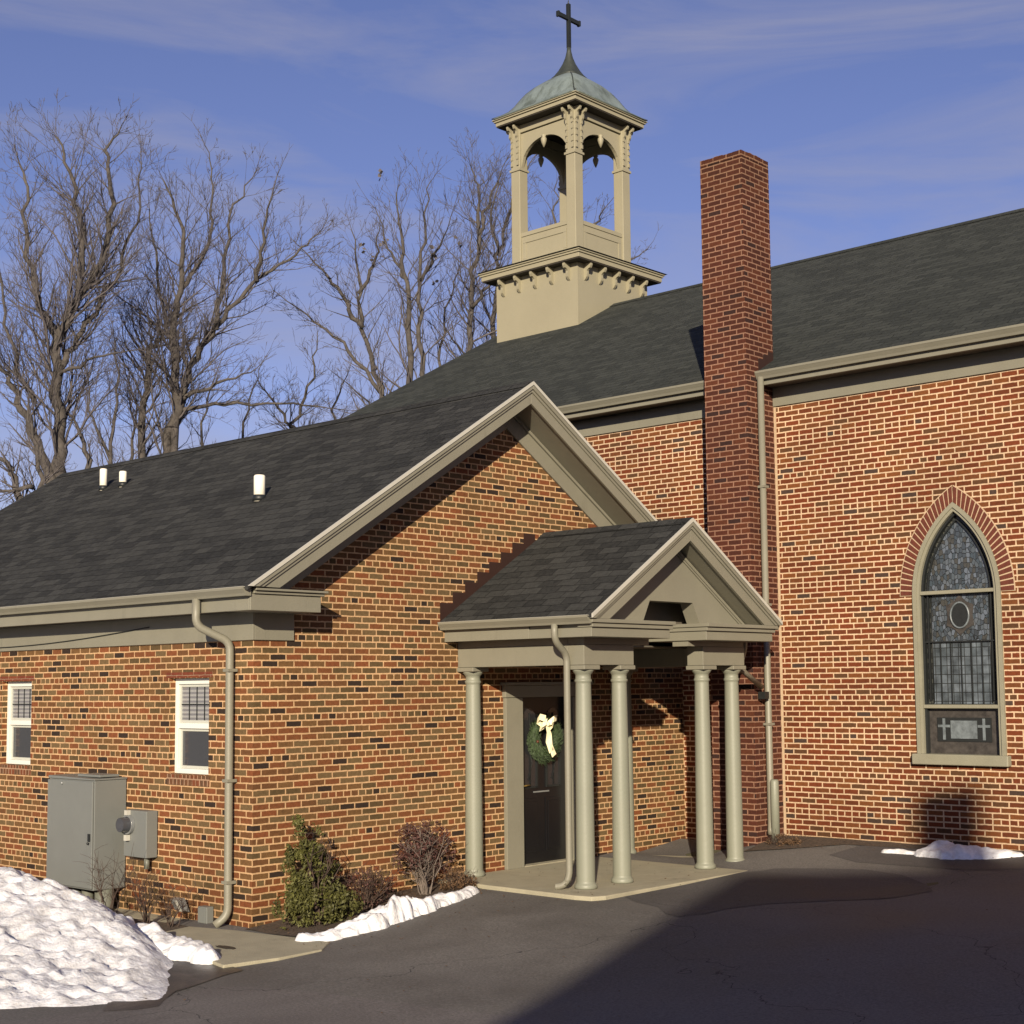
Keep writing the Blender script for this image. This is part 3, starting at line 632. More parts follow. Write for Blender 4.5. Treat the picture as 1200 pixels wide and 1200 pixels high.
# soffit / ceiling and horizontal cornice returns
SZ = 2.64
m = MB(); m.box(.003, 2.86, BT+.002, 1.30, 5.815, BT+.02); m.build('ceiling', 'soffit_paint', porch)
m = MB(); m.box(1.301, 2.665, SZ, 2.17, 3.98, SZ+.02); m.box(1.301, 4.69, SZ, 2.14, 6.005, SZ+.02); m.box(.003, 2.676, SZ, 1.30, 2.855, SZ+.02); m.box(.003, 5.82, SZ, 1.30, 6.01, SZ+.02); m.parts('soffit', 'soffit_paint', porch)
m = MB()
for a, b in ((CY[0]-hw+.004, 3.97), (4.70, CY[3]+hw-.004)): m.box(CX-hw+.004, a, BT+.001, CX+hw-.004, b, SZ-.001)
for y in (CY[0], CY[3]): m.box(.004, y-hw+.004, BT+.001, CX-hw-.002, y+hw-.004, SZ-.001)
m.parts('upper_beam', 'trim_paint', porch)
m = MB()
m.box(1.302, 2.645, SZ-.012, 2.18, 3.978, SZ+.085); m.box(2.0, 2.63, SZ+.087, 2.21, 4.0, SZ+.13); m.box(2.0, 2.60, SZ+.132, 2.235, 4.02, SZ+.172); m.box(1.302, 2.66, SZ+.087, 1.999, 3.97, SZ+.172)
m.build('cornice', 'trim_paint', porch, bevel=.005)
m = MB()
m.box(1.302, 4.672, SZ-.018, 2.17, 6.02, SZ+.085); m.box(1.302, 4.65, SZ+.087, 2.20, 6.04, SZ+.13); m.box(1.302, 4.63, SZ+.132, 2.23, 6.06, SZ+.172)
m.build('cornice', 'trim_paint', porch, bevel=.005)
m = MB(); m.box(.003, 2.645, SZ-.012, 1.3, 2.675, SZ+.14); m.box(.003, 6.0, SZ-.02, 1.30, 6.03, SZ+.14); m.parts('fascia', 'trim_paint', porch, bevel=.004)
m = MB(); slab(PY, PZ, PS, PL-.01, PR_+.01, .035, .008, 2.245, m); m.build('roof', 'annex_shingle', porch)
m = MB(); m.prism([(PY-.11, PZ-.11*PS+.010), (PY, PZ+.016), (PY+.11, PZ-.11*PS+.010), (PY, PZ+.002)], 0, .008, 2.245); m.build('ridge_cap', 'annex_shingle', porch)
gable_trim(porch, PY, PZ, PS, PL-.01, PR_+.01, 2.245, 1.95, SZ+.174, .245, None, crown=.075)
m = MB(); gutter(m, 0, .004, 2.21, 2.64, 2.845, h=.085, d=.10); m.parts('gutter', 'trim_paint', porch)
m = MB(); gutter(m, 0, .004, 2.212, 2.642, 2.849, h=.012, d=.105); m.parts('gutter_lip', 'drip_metal', porch)
m = MB(); gutter(m, 0, .004, 2.21, 6.034, 2.845, sg=1, h=.085, d=.10); m.parts('gutter', 'trim_paint', porch)
# tympanum with the notch over the central bay
m = MB(); tz = SZ+.173
def tt(y): return PZ-.235-abs(y-PY)*PS
yL = PY-(PZ-.235-tz)/PS; yRt = PY+(PZ-.235-tz)/PS
nb, ntp, nz = .53, .40, 3.055
for sg in (-1, 1):
    yo = yL if sg < 0 else yRt
    m.prism([(yo, tz), (PY+sg*nb, tz), (PY+sg*ntp, nz), (PY+sg*ntp, tt(PY+sg*ntp))], 0, 1.76, 1.94)
m.prism([(PY-ntp, nz), (PY+ntp, nz), (PY+ntp, tt(PY+ntp)), (PY, tt(PY)), (PY-ntp, tt(PY-ntp))], 0, 1.76, 1.94)
m.build('tympanum', 'trim_paint', porch)
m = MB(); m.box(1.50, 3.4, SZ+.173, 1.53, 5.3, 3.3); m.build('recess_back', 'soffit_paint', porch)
m = MB()
for v0, v1, t in ((.25, .29, .03), (.291, .315, .018)): rake(PY, PZ, PS, PL, PR_, v0, v1, 1.942, 1.94+t, tz+.001, m)
m.build('bed_moulding', 'trim_paint', porch, bevel=.003)
# porch downspouts
downspout(porch, [(1.72, 2.585, 2.77), (1.72, 2.585, 2.60), (1.70, 2.80, 2.45), (1.70, 2.80, .12), (1.66, 2.76, .03), (1.58, 2.72, .03)], r=.036)
downspout(porch, [(1.72, 6.09, 2.77), (1.72, 6.09, 2.55), (1.76, 5.90, 2.32), (1.66, 6.52, 2.08)], r=.034)

# ================================================================= CHURCH
YCH = Yc; YRG, ZRG, SC = 13.0, 9.525, .545
church = thing('brick_church', (2, 13, 0), 'tall red brick church with pale mortar, pointed window, chimney and belfry', 'church')
XL, XRT = -8.41, 16.0
# gothic opening
gx0, gx1, gzb, gsp, gap = 3.475, 4.555, 1.27, 3.15, 4.215
gc = (gx0+gx1)/2; hwid = (gx1-gx0)/2; hh = gap-gsp
# pointed arch: circle centred beyond the opposite side
Rr = (hwid*hwid+hh*hh)/(2*hwid)
def halfw(z, off=0):
    if z <= gsp: return hwid+off
    d = z-gsp; R_ = Rr+off
    if d >= math.sqrt(max(0, R_**2-(Rr-hwid)**2)): return 0
    return math.sqrt(R_*R_-d*d)-(Rr-hwid)
def apex(off): return gsp+math.sqrt((Rr+off)**2-(Rr-hwid)**2)
zs = [gzb]+[gsp]+[gsp+(apex(0)-gsp)*math.sin(i/16*math.pi/2) for i in range(1, 17)]
m = MB(); Y0 = YCH; ZW = 5.90
def quad(x0, z0, x1, z1): m.add([(x0, Y0, z0), (x1, Y0, z0), (x1, Y0, z1), (x0, Y0, z1)], [(0, 1, 2, 3)])
quad(XL, -.6, gx0, gzb); quad(gx0, -.6, gx1, gzb); quad(gx1, -.6, XRT, gzb)
for a, b in zip(zs, zs[1:]):
    ha, hb = halfw(a), (halfw(b) if b < apex(0)-1e-6 else 0)
    m.add([(XL, Y0, a), (gc-ha, Y0, a), (gc-hb, Y0, b), (XL, Y0, b)], [(0, 1, 2, 3)])
    m.add([(gc+ha, Y0, a), (XRT, Y0, a), (XRT, Y0, b), (gc+hb, Y0, b)], [(0, 1, 2, 3)])
    m.add([(gc-ha, Y0, a), (gc-ha, Y0+.2, a), (gc-hb, Y0+.2, b), (gc-hb, Y0, b)], [(0, 1, 2, 3)])
    m.add([(gc+ha, Y0, a), (gc+hb, Y0, b), (gc+hb, Y0+.2, b), (gc+ha, Y0+.2, a)], [(0, 1, 2, 3)])
quad(XL, apex(0), XRT, ZW)
m.add([(gx0, Y0, gzb), (gx1, Y0, gzb), (gx1, Y0+.2, gzb), (gx0, Y0+.2, gzb)], [(0, 1, 2, 3)])
Yb = 2*YRG-Y0
for X in (XL, XRT):
    m.add([(X, Y0, -.6), (X, Yb, -.6), (X, Yb, ZW), (X, YRG, ZRG-.12), (X, Y0, ZW)], [(0, 1, 2, 3, 4) if X > 0 else (4, 3, 2, 1, 0)])
m.add([(XL, Yb, -.6), (XL, Yb, ZW), (XRT, Yb, ZW), (XRT, Yb, -.6)], [(0, 1, 2, 3)])
m.build('wall', 'church_brick', church, uvz=5.695)
m = MB(); EC = Y0-.40
slab(YRG, ZRG, SC, EC, 2*YRG-EC, .04, XL-.28, XRT+.3, m); m.build('roof', 'church_shingle', church)
m = MB(); m.prism([(YRG-.14, ZRG-.14*SC+.012), (YRG, ZRG+.025), (YRG+.14, ZRG-.14*SC+.012), (YRG, ZRG+.003)], 0, XL-.28, XRT+.3); m.build('ridge_cap', 'church_shingle', church)
m = MB(); ez = ZRG-(YRG-EC)*SC
CX0, CX1, CYF, CYB, CZ = .897, 1.554, 6.511, 7.107, 9.007
for a, b in ((XL-.25, CX0-.01), (CX1+.012, XRT+.28)): gutter(m, 0, a, b, Y0-.33, ez+.005, h=.105, d=.115)
m.parts('gutter', 'trim_paint', church)
m = MB()
for a, b in ((XL-.25, CX0-.01), (CX1+.010, XRT+.28)): m.box(a, Y0-.345, 5.935, b, Y0-.30, 6.03)
m.parts('fascia', 'trim_paint', church, bevel=.004)
m = MB()
for a, b in ((XL-.2, CX0-.004), (CX1+.004, XRT+.25)): m.box(a, Y0-.30, 5.955, b, Y0-.003, 5.97)
m.parts('soffit', 'soffit_paint', church)
m = MB()
for a, b in ((XL, CX0-.004), (CX1+.004, XRT)): m.box(a, Y0-.030, 5.705, b, Y0-.003, 5.954)
m.parts('frieze', 'trim_paint', church, bevel=.003)
m = MB()
rake(YRG, ZRG, SC, EC, 2*YRG-EC, .042, .26, XL-.26, XL-.22, 5.9, m); m.parts('rake_board', 'trim_paint', church)
# chimney
m = MB(); m.box(CX0, CYF, -.6, CX1, CYB+.03, CZ-.10)
ch = m.build('chimney', 'chimney_brick', church, uvz=.02, bevel=.004)
m = MB(); random.seed(3)
k = 0
n = 9
for i in range(n):
    a = CX0+(CX1-CX0)*i/n; m.box(a+.003, CYF-.002, CZ-.097, a+(CX1-CX0)/n-.003, CYF+.11, CZ-.004-random.random()*.012)
    m.box(a+.003, CYB-.08, CZ-.097, a+(CX1-CX0)/n-.003, CYB+.032, CZ-.004-random.random()*.012)
n = 6
for i in range(n):
    a = CYF+.115+(CYB-CYF-.20)*i/n
    for xx in (CX0-.002, CX1-.108): m.box(xx, a+.003, CZ-.097, xx+.11, a+(CYB-CYF-.20)/n-.003, CZ-.004-random.random()*.012)
m.build('brick_crown', 'chimney_brick', ch, bevel=.004)
m = MB(); m.box(CX0+.11, CYF+.11, CZ-.10, CX1-.11, CYB-.08, CZ-.06); m.build('flue_top', 'lead', ch)
m = MB()
for i in range(3):
    ya = 6.78+i*.115; zt = ZRG-(YRG-ya)*SC; m.prism([(ya, zt-.03), (ya+.115, zt+.03), (ya+.115, zt+.16), (ya, zt+.16)], 0, CX1+.002, CX1+.010)
m.build('chimney_flashing', 'flashing', church)
# church downspout and its iron boot
downspout(church, [(1.625, 6.72, 6.03), (1.625, 6.72, .34), (1.64, 6.69, .30)], r=.042, bands=(4.6, 3.1, 1.6))
m = MB(); m.tube([(1.70, 6.70, .10), (1.70, 6.70, .90), (1.70, 6.70, .93)], [.055, .055, .045], 12); m.build('drain_boot', 'column_paint', church)
m = MB(); m.box(1.60, 6.54, 1.93, 1.70, 6.63, 2.02); m.build('pipe_joint', 'lead', church)
m = MB(); m.box(CX1+.003, Y0-.012, .18, CX1+.035, Y0-.002, 5.70); m.build('caulk_joint', 'mortar_pale', church)
# brick arch over the window
m = MB(); mo = MB()
cxL = gc+(Rr-hwid); cxR = gc-(Rr-hwid)      # circle centres
ro, ri = .178, .018
amax = math.acos((Rr-hwid)/(Rr+ri)); n = 21
for sg, cc in ((-1, cxL), (1, cxR)):
    for i in range(n):
        t0 = (i+.12)/n; t1 = (i+.88)/n; aO = math.acos((Rr-hwid)/(Rr+ro))
        def P(r, a): return (cc+sg*r*math.cos(a), gsp+r*math.sin(a))
        def clipx(p): return (min(p[0], gc-.004) if sg < 0 else max(p[0], gc+.004), p[1])
        m.prism([clipx(P(Rr+ri, amax*t0)), clipx(P(Rr+ro, aO*t0)), clipx(P(Rr+ro, aO*t1)), clipx(P(Rr+ri, amax*t1))], 1, Y0-.014, Y0+.02)
    pts = []
    aM = math.acos(max(-1, min(1, (Rr-hwid)/(Rr+ro))))
    o_ = [P(Rr+ro+.012, aM*i/24) for i in range(25)]; i_ = [P(Rr+ri-.004, amax*i/24) for i in range(25)]
    for a, b, c, d in zip(o_, o_[1:], i_[1:], i_): mo.prism([a, b, c, d], 1, Y0-.008, Y0+.01)
arch = m.build('brick_arch', 'arch_brick', church, bevel=.002); mo.build('arch_mortar', 'mortar_pale', arch)
# gothic window frame
def archband(o0, o1, y0, y1, z_from, m, bottom=None, seg=20):
    for sg, cc in ((-1, cxL), (1, cxR)):
        m0 = math.acos((Rr-hwid)/(Rr+o0)); m1 = math.acos((Rr-hwid)/(Rr+o1))
        A = [(cc+sg*(Rr+o0)*math.cos(m0*i/seg), gsp+(Rr+o0)*math.sin(m0*i/seg)) for i in range(seg+1)]
        B = [(cc+sg*(Rr+o1)*math.cos(m1*i/seg), gsp+(Rr+o1)*math.sin(m1*i/seg)) for i in range(seg+1)]
        A = [(gc+sg*(hwid+o0), z_from)]+A; B = [(gc+sg*(hwid+o1), z_from)]+B
        for a, b, c, d in zip(A, A[1:], B[1:], B): m.prism([a, b, c, d], 1, y0, y1)
m = MB(); archband(0.015, -.035, Y0-.03, Y0+.06, gzb, m); archband(-.035, -.070, Y0-.012, Y0+.10, gzb, m)
gw = m.build('gothic_window', 'window_stone', church, label='pointed stained-glass window in a pale frame')
m = MB(); archband(-.070, -.10, Y0+.03, Y0+.10, gzb, m); archband(-.135, -.15, Y0+.05, Y0+.10, 1.90, m); m.build('inner_frame', 'lead', gw)
m = MB(); m.prism([(gx0-.06, gzb-.12), (gx1+.06, gzb-.12), (gx1+.06, gzb+.005), (gx0-.06, gzb+.005)], 1, Y0-.09, Y0+.10)
m.build('window_sill', 'window_stone', gw, bevel=.012)
m = MB()
for z in (3.175, 1.83): m.box(gx0+.07, Y0-.005, z-.022, gx1-.07, Y0+.09, z+.022)
m.parts('transom', 'window_stone', gw, bevel=.006)
m = MB(); m.box(gx0+.09, Y0+.045, 2.585, gx1-.09, Y0+.09, 2.60)
for k in (1, 2, 3, 4, 5): xx = gx0+.15+(gx1-gx0-.30)*k/6; m.box(xx-.004, Y0+.062, 1.85, xx+.004, Y0+.08, 2.59)
m.parts('saddle_bar', 'lead', gw)
def lancet(off, zf, zt, y, mat, name, parent=gw):
    m = MB(); zz = [zf+(min(zt, apex(off))-zf)*i/40 for i in range(41)]
    for a, b in zip(zz, zz[1:]):
        ha = halfw(a, off) if a > gsp else hwid+off; hb = halfw(b, off) if b > gsp else hwid+off
        m.add([(gc-ha, y, a), (gc+ha, y, a), (gc+hb, y, b), (gc-hb, y, b)], [(0, 1, 2, 3)])
    return m.build(name, mat, parent)
lancet(-.09, 3.19, 9, Y0+.088, 'border_glass', 'border_pane'); lancet(-.15, 3.20, 9, Y0+.080, 'stained_glass', 'figure_pane')
m = MB(); m.add([(gx0+.1, Y0+.088, 1.85), (gx1-.1, Y0+.088, 1.85), (gx1-.1, Y0+.088, 3.16), (gx0+.1, Y0+.088, 3.16)], [(0, 1, 2, 3)]); m.build('border_pane', 'border_glass', gw)
m = MB(); m.add([(gx0+.17, Y0+.082, 1.86), (gx1-.17, Y0+.082, 1.86), (gx1-.17, Y0+.082, 2.585), (gx0+.17, Y0+.082, 2.585)], [(0, 1, 2, 3)]); m.build('quarry_pane', 'quarry_glass', gw)
m = MB(); m.add([(gx0+.17, Y0+.082, 2.60), (gx1-.17, Y0+.082, 2.60), (gx1-.17, Y0+.082, 3.15), (gx0+.17, Y0+.082, 3.15)], [(0, 1, 2, 3)]); m.build('figure_pane', 'stained_glass', gw)
m = MB()
m.prism([(gc+.20*math.cos(a*math.pi/6)*(1 if a % 2 else .78), 2.90+.24*math.sin(a*math.pi/6)*(1 if a % 2 else .78)) for a in range(12)], 1, Y0+.070, Y0+.080); m.build('medallion_petals', 'glass_ochre', gw)
m = MB(); m.tube([(gc+.115*math.cos(a*math.pi/12), Y0+.062, 2.90+.15*math.sin(a*math.pi/12)) for a in range(25)], .012, 6, cap=False); m.build('medallion_ring', 'glass_light', gw)
m = MB(); m.prism([(gc+.105*math.cos(a*math.pi/12), 2.90+.14*math.sin(a*math.pi/12)) for a in range(24)], 1, Y0+.062, Y0+.070); m.build('medallion', 'lead', gw)
m = MB(); m.tube([(gx0+.175, Y0+.075, 1.87), (gx0+.175, Y0+.075, 3.15)], .007, 5); m.tube([(gx1-.175, Y0+.075, 1.87), (gx1-.175, Y0+.075, 3.15)], .007, 5); m.parts('lead_line', 'lead', gw)
m = MB(); m.add([(gx0+.1, Y0+.088, 1.275), (gx1-.1, Y0+.088, 1.275), (gx1-.1, Y0+.088, 1.81), (gx0+.1, Y0+.088, 1.81)], [(0, 1, 2, 3)]); m.build('dark_pane', 'glass_ochre', gw)
m = MB(); m.box(gc-.34, Y0+.076, 1.42, gc+.34, Y0+.086, 1.70); m.build('panel_field', 'lead', gw)
m = MB(); m.box(gc-.165, Y0+.066, 1.455, gc+.165, Y0+.074, 1.665); m.build('centre_pane', 'glass_light', gw)
for sg in (-1, 1):
    m = MB(); m.box(gc+sg*.25-.016, Y0+.066, 1.44, gc+sg*.25+.016, Y0+.074, 1.69); m.box(gc+sg*.25-.075, Y0+.064, 1.585, gc+sg*.25+.075, Y0+.075, 1.615); m.build('cross_pane', 'glass_light', gw)

# belfry
bx, by = -5.885-1.0715, 13.0
HB = 1.0715
def sq(m, h, z0, z1): m.box(bx-h, by-h, z0, bx+h, by+h, z1)
m = MB(); sq(m, HB, ZRG-1.6, 10.16); belfry = m.build('belfry', 'belfry_paint', church, label='tan wooden open belfry with copper dome and cross')
def ring(m, h0, h1, z0, z1):
    m.box(bx-h1, by-h1, z0, bx+h1, by-h0, z1); m.box(bx-h1, by+h0, z0, bx+h1, by+h1, z1); m.box(bx-h1, by-h0, z0, bx-h0, by+h0, z1); m.box(bx+h0, by-h0, z0, bx+h1, by+h0, z1)
m = MB(); sq(m, 1.285, 10.185, 10.27); sq(m, 1.31, 10.272, 10.31); sq(m, 1.335, 10.312, 10.345); m.build('lower_cornice', 'belfry_paint', belfry, bevel=.006)
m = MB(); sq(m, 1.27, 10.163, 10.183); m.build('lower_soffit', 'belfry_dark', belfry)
def frus(m, h0, z0, h1, z1):
    c = [(-1, -1), (1, -1), (1, 1), (-1, 1)]
    m.add([(bx+a*h0, by+b*h0, z0) for a, b in c]+[(bx+a*h1, by+b*h1, z1) for a, b in c], [(3, 2, 1, 0), (4, 5, 6, 7)]+[(i, (i+1) % 4, 4+(i+1) % 4, 4+i) for i in range(4)])
m = MB(); frus(m, 1.37, 10.347, .80, 10.58); m.build('skirt_roof', 'dark_copper', belfry)
def bracket(m, px, py, nx, ny, ztop, h, d, t=.055):
    # scroll bracket profile in (out, z)
    pf = [(0, 0), (d, 0), (d, -h*.16), (d*.86, -h*.30), (d*.60, -h*.34), (d*.42, -h*.44), (d*.46, -h*.60), (d*.40, -h*.78), (d*.18, -h*.92), (0, -h)]
    tx, ty = -ny, nx; vs = []
    for s_ in (-1, 1):
        for a, b in pf: vs.append((px+nx*a+tx*t/2*s_, py+ny*a+ty*t/2*s_, ztop+b))
    k = len(pf); m.add(vs, [tuple(range(k)), tuple(range(k, 2*k))[::-1]]+[(i, k+i, k+(i+1) % k, (i+1) % k) for i in range(k)])
for nx, ny in ((1, 0), (-1, 0), (0, 1), (0, -1)):
    for i in range(5):
        t = (i-2)*.43
        m = MB(); bracket(m, bx+nx*HB-ny*t, by+ny*HB+nx*t, nx, ny, 10.162, .33, .17); m.build('bracket', 'belfry_paint', belfry)
HP, PWD = .85, .235
for sx in (-1, 1):
    for sy in (-1, 1):
        m = MB(); x1, y1 = bx+sx*HP, by+sy*HP; x0, y0 = x1-sx*PWD, y1-sy*PWD
        m.box(x0, y0, 10.5, x1, y1, 13.36)
        m.build('post', 'belfry_paint', belfry, bevel=.01)
        m = MB(); e = .022; m.box(min(x0, x1)-e, min(y0, y1)-e, 12.43, max(x0, x1)+e, max(y0, y1)+e, 12.475)
        m.build('post_capital', 'belfry_paint', belfry)
        for dd in (.02, .175):      # knobbly strips flanking the upper post
            for face in (0, 1):
                m = MB()
                for k in range(5):
                    zz = 12.54+k*.125; o_ = .026 if k % 2 == 0 or 1 else .012
                    if face: m.box(x1-sx*dd, y1+sy*.001, zz, x1-sx*(dd+.045), y1+sy*.028, zz+.075); m.box(x1-sx*(dd+.008), y1+sy*.001, zz+.0751, x1-sx*(dd+.037), y1+sy*.014, zz+.1249)
                    else: m.box(x1+sx*.001, y1-sy*dd, zz, x1+sx*.028, y1-sy*(dd+.045), zz+.075); m.box(x1+sx*.001, y1-sy*(dd+.008), zz+.0751, x1+sx*.014, y1-sy*(dd+.037), zz+.1249)
                m.build('carved_strip', 'belfry_paint', belfry)
        for dd in (.03, .20):
            m = MB(); bracket(m, x1-sx*dd, y1, 0, sy, 13.345, .26, .14, .045); m.build('bracket', 'belfry_paint', belfry)
            m = MB(); bracket(m, x1, y1-sy*dd, sx, 0, 13.345, .26, .14, .045); m.build('bracket', 'belfry_paint', belfry)
ow = HP-PWD
def archz(t):   # t in -1..1 across the opening
    a = abs(t); return 12.50+.50*math.sqrt(max(0, 1-a**2.0)) if a < 1 else 12.5
for nx, ny in ((1, 0), (0, -1), (-1, 0), (0, 1)):
    def W(t, d, z): return (bx+nx*(HP-d)-ny*t, by+ny*(HP-d)+nx*t, z)
    m = MB(); n = 20
    for i in range(n):
        a, b = -1+2*i/n, -1+2*(i+1)/n
        za, zb = archz(a), archz(b)
        v = [W(a*ow, .06, za), W(b*ow, .06, zb), W(b*ow, .06, 13.19), W(a*ow, .06, 13.19), W(a*ow, .13, za), W(b*ow, .13, zb), W(b*ow, .13, 13.19), W(a*ow, .13, 13.19)]
        m.add(v, [(0, 1, 2, 3), (7, 6, 5, 4), (4, 5, 1, 0)])
    m.build('arch_panel', 'belfry_paint', belfry)
    m = MB()
    def bb(t0, t1, d0, d1, z0, z1):
        a = W(t0, d0, z0); b = W(t1, d1, z1); m.box(*a, *b)
    bb(-ow, ow, .02, .14, 13.205, 13.36); m.parts('frieze', 'belfry_paint', belfry, bevel=.004)
    m = MB(); bb(-ow, ow, .03, .15, 11.06, 11.14); bb(-ow, ow, .045, .13, 10.52, 11.055); bb(-ow+.04, ow-.04, .03, .044, 10.92, 10.99); bb(-ow+.04, -ow+.12, .03, .044, 10.6, 10.919); bb(ow-.12, ow-.04, .03, .044, 10.6, 10.919); bb(-ow+.04, ow-.04, .03, .044, 10.56, 10.599)
    m.build('railing_panel', 'belfry_paint', belfry, bevel=.003)
    m = MB(); c = W(0, .05, 12.99)
    m.lathe(c[0], c[1], [(.012, 12.76), (.045, 12.84), (.062, 12.90), (.058, 12.94), (.035, 12.965), (.055, 13.0), (.03, 13.02)], 12); m.build('pendant', 'belfry_paint', belfry)
m = MB(); sq(m, .70, 10.50, 10.53); m.build('deck', 'dark_copper', belfry)
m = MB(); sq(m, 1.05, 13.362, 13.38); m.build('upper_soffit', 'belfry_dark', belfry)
m = MB(); sq(m, 1.065, 13.382, 13.455); sq(m, 1.095, 13.457, 13.49); sq(m, 1.12, 13.492, 13.515); m.build('upper_cornice', 'belfry_paint', belfry, bevel=.005)
# dome: square plan easing to round
prof = [(1.15, 13.517, 40), (1.14, 13.535, 40), (1.0, 13.61, 30), (.92, 13.68, 14), (.86, 13.78, 9), (.79, 13.92, 7), (.70, 14.06, 6), (.58, 14.19, 5), (.45, 14.29, 4.5), (.335, 14.37, 4)]
prof2 = [(.345, 14.365, 4), (.27, 14.45, 3.5), (.20, 14.56, 3), (.13, 14.70, 2.5), (.08, 14.84, 2), (.05, 14.97, 2), (.04, 15.06, 2)]
def loft(prof, n=64):
    m = MB(); vs = []
    for h, z, p in prof:
        for k in range(n):
            a = 2*math.pi*(k+.5)/n; c, s_ = math.cos(a), math.sin(a); r = h/((abs(c)**p+abs(s_)**p)**(1/p)); vs.append((bx+r*c, by+r*s_, z))
    fs = [(i*n+k, i*n+(k+1) % n, (i+1)*n+(k+1) % n, (i+1)*n+k) for i in range(len(prof)-1) for k in range(n)]
    fs += [tuple(range(n))[::-1], tuple((len(prof)-1)*n+k for k in range(n))]
    m.add(vs, fs, True); return m
loft(prof).build('dome', 'copper', belfry); loft(prof2, 32).build('spire', 'dark_copper', belfry)
m = MB()
for sx in (-1, 1):
    for sy in (-1, 1):
        pts = []
        for h, z, p in prof[1:]: r = h*2**.5/(2**(1/p)); pts.append((bx+sx*r/2**.5, by+sy*r/2**.5, z+.006))
        m.tube(pts, .013, 6)
m.build('dome_seam', 'dark_copper', belfry)
m = MB(); m.box(bx-.035, by-.035, 15.05, bx+.035, by+.035, 15.98); m.box(bx-.03, by-.33, 15.63, bx+.03, by-.036, 15.71); m.box(bx-.03, by+.036, 15.63, bx+.03, by+.33, 15.71)
for yy in (-.345, .30): m.box(bx-.036, by+yy, 15.615, bx+.036, by+yy+.045, 15.725)
m.tube([(bx, by, 15.98), (bx, by, 16.08)], [.02, .003], 6)
m.build('cross', 'cross_metal', belfry, bevel=.004)

# ================================================================= wall-mounted equipment
cab = thing('electrical_cabinet', (-2.7, -.2, -.3), 'large grey steel electrical cabinet standing on conduits by the hall wall', 'electrical cabinet')
m = MB(); m.box(-3.17, -.40, .0, -2.235, -.01, 1.16); m.prism([(-3.18, 1.162), (-2.225, 1.162), (-2.225, 1.18), (-3.18, 1.195)], 1, -.41, -.005); m.build('body', 'cabinet_grey', cab, bevel=.008)
m = MB(); m.box(-3.165, -.424, .02, -2.24, -.402, 1.15); d_ = m.build('door', 'cabinet_grey', cab, bevel=.006)
m = MB(); m.box(-2.30, -.440, .52, -2.265, -.425, .60); m.ball((-2.285, -.445, .5), .014); m.build('latch', 'lead', d_)
m = MB(); m.ball((-2.85, -.43, 1.12), .018); m.build('lock', 'galvanised', d_)
m = MB(); m.box(-2.75, -.30, 1.19, -2.30, -.06, 1.215); m.build('top_vent', 'cabinet_grey', cab, bevel=.004)
for x, r in ((-2.88, .05), (-2.66, .065), (-2.33, .10)):
    m = MB(); m.tube([(x, -.21, -.45), (x, -.21, -.002)], r, 14); m.build('conduit', 'conduit_grey', cab)
met = thing('electric_meter', (-1.85, -.05, .6), 'grey meter box with a round glass meter between cabinet and window', 'electric meter')
m = MB(); m.box(-2.06, -.15, .36, -1.63, -.01, .85); m.build('box', 'cabinet_grey', met, bevel=.008)
m = MB(); m.box(-2.20, -.11, .60, -2.065, -.02, .75); m.build('side_hub', 'cabinet_grey', met, bevel=.006)
m = MB()
vs = []
def disc(m, x, y0, y1, z, r0, r1, n=20):
    vs = [(x+r0*math.cos(2*math.pi*k/n), y0, z+r0*math.sin(2*math.pi*k/n)) for k in range(n)]+[(x+r1*math.cos(2*math.pi*k/n), y1, z+r1*math.sin(2*math.pi*k/n)) for k in range(n)]
    m.add(vs, [(k, (k+1) % n, n+(k+1) % n, n+k) for k in range(n)], True); m.add(vs, [tuple(range(n)), tuple(range(n, 2*n))[::-1]])
disc(m, -1.95, -.152, -.185, .70, .105, .105); m.build('meter_ring', 'galvanised', met)
m = MB(); disc(m, -1.95, -.186, -.27, .70, .085, .075); m.build('meter_glass', 'glass_lower', met)
m = MB(); m.box(-1.975, -.20, .80, -1.925, -.153, .85); m.box(-1.98, -.20, .53, -1.93, -.153, .59); m.parts('meter_clip', 'drip_metal', met)
m = MB(); m.tube([(-1.72, -.08, .36), (-1.72, -.08, .24)], .03, 10); m.build('conduit', 'conduit_grey', met)
fl = thing('flood_light', (-1.09, -.1, -.09), 'small tilted metal floodlight low on the brick wall left of the downspout', 'flood light')
m = MB(); m.prism([(-.02, -.15), (-.10, -.13), (-.16, -.02), (-.09, .0)], 0, -1.17, -1.01); m.build('housing', 'galvanised', fl, bevel=.004)
m = MB(); m.prism([(-.104, -.135), (-.166, -.02), (-.172, -.024), (-.110, -.139)], 0, -1.075, -1.03); m.build('lens', 'drip_metal', fl)
bxo = thing('junction_box', (-.70, -.05, -.14), 'small upright grey outlet box at the foot of the wall beside the downspout', 'junction box')
m = MB(); m.box(-.775, -.09, -.232, -.625, -.004, -.06); m.build('box', 'cabinet_grey', bxo, bevel=.008)
m = MB(); m.box(-.765, -.10, -.22, -.635, -.091, -.07); m.build('cover', 'cabinet_grey', bxo, bevel=.004)

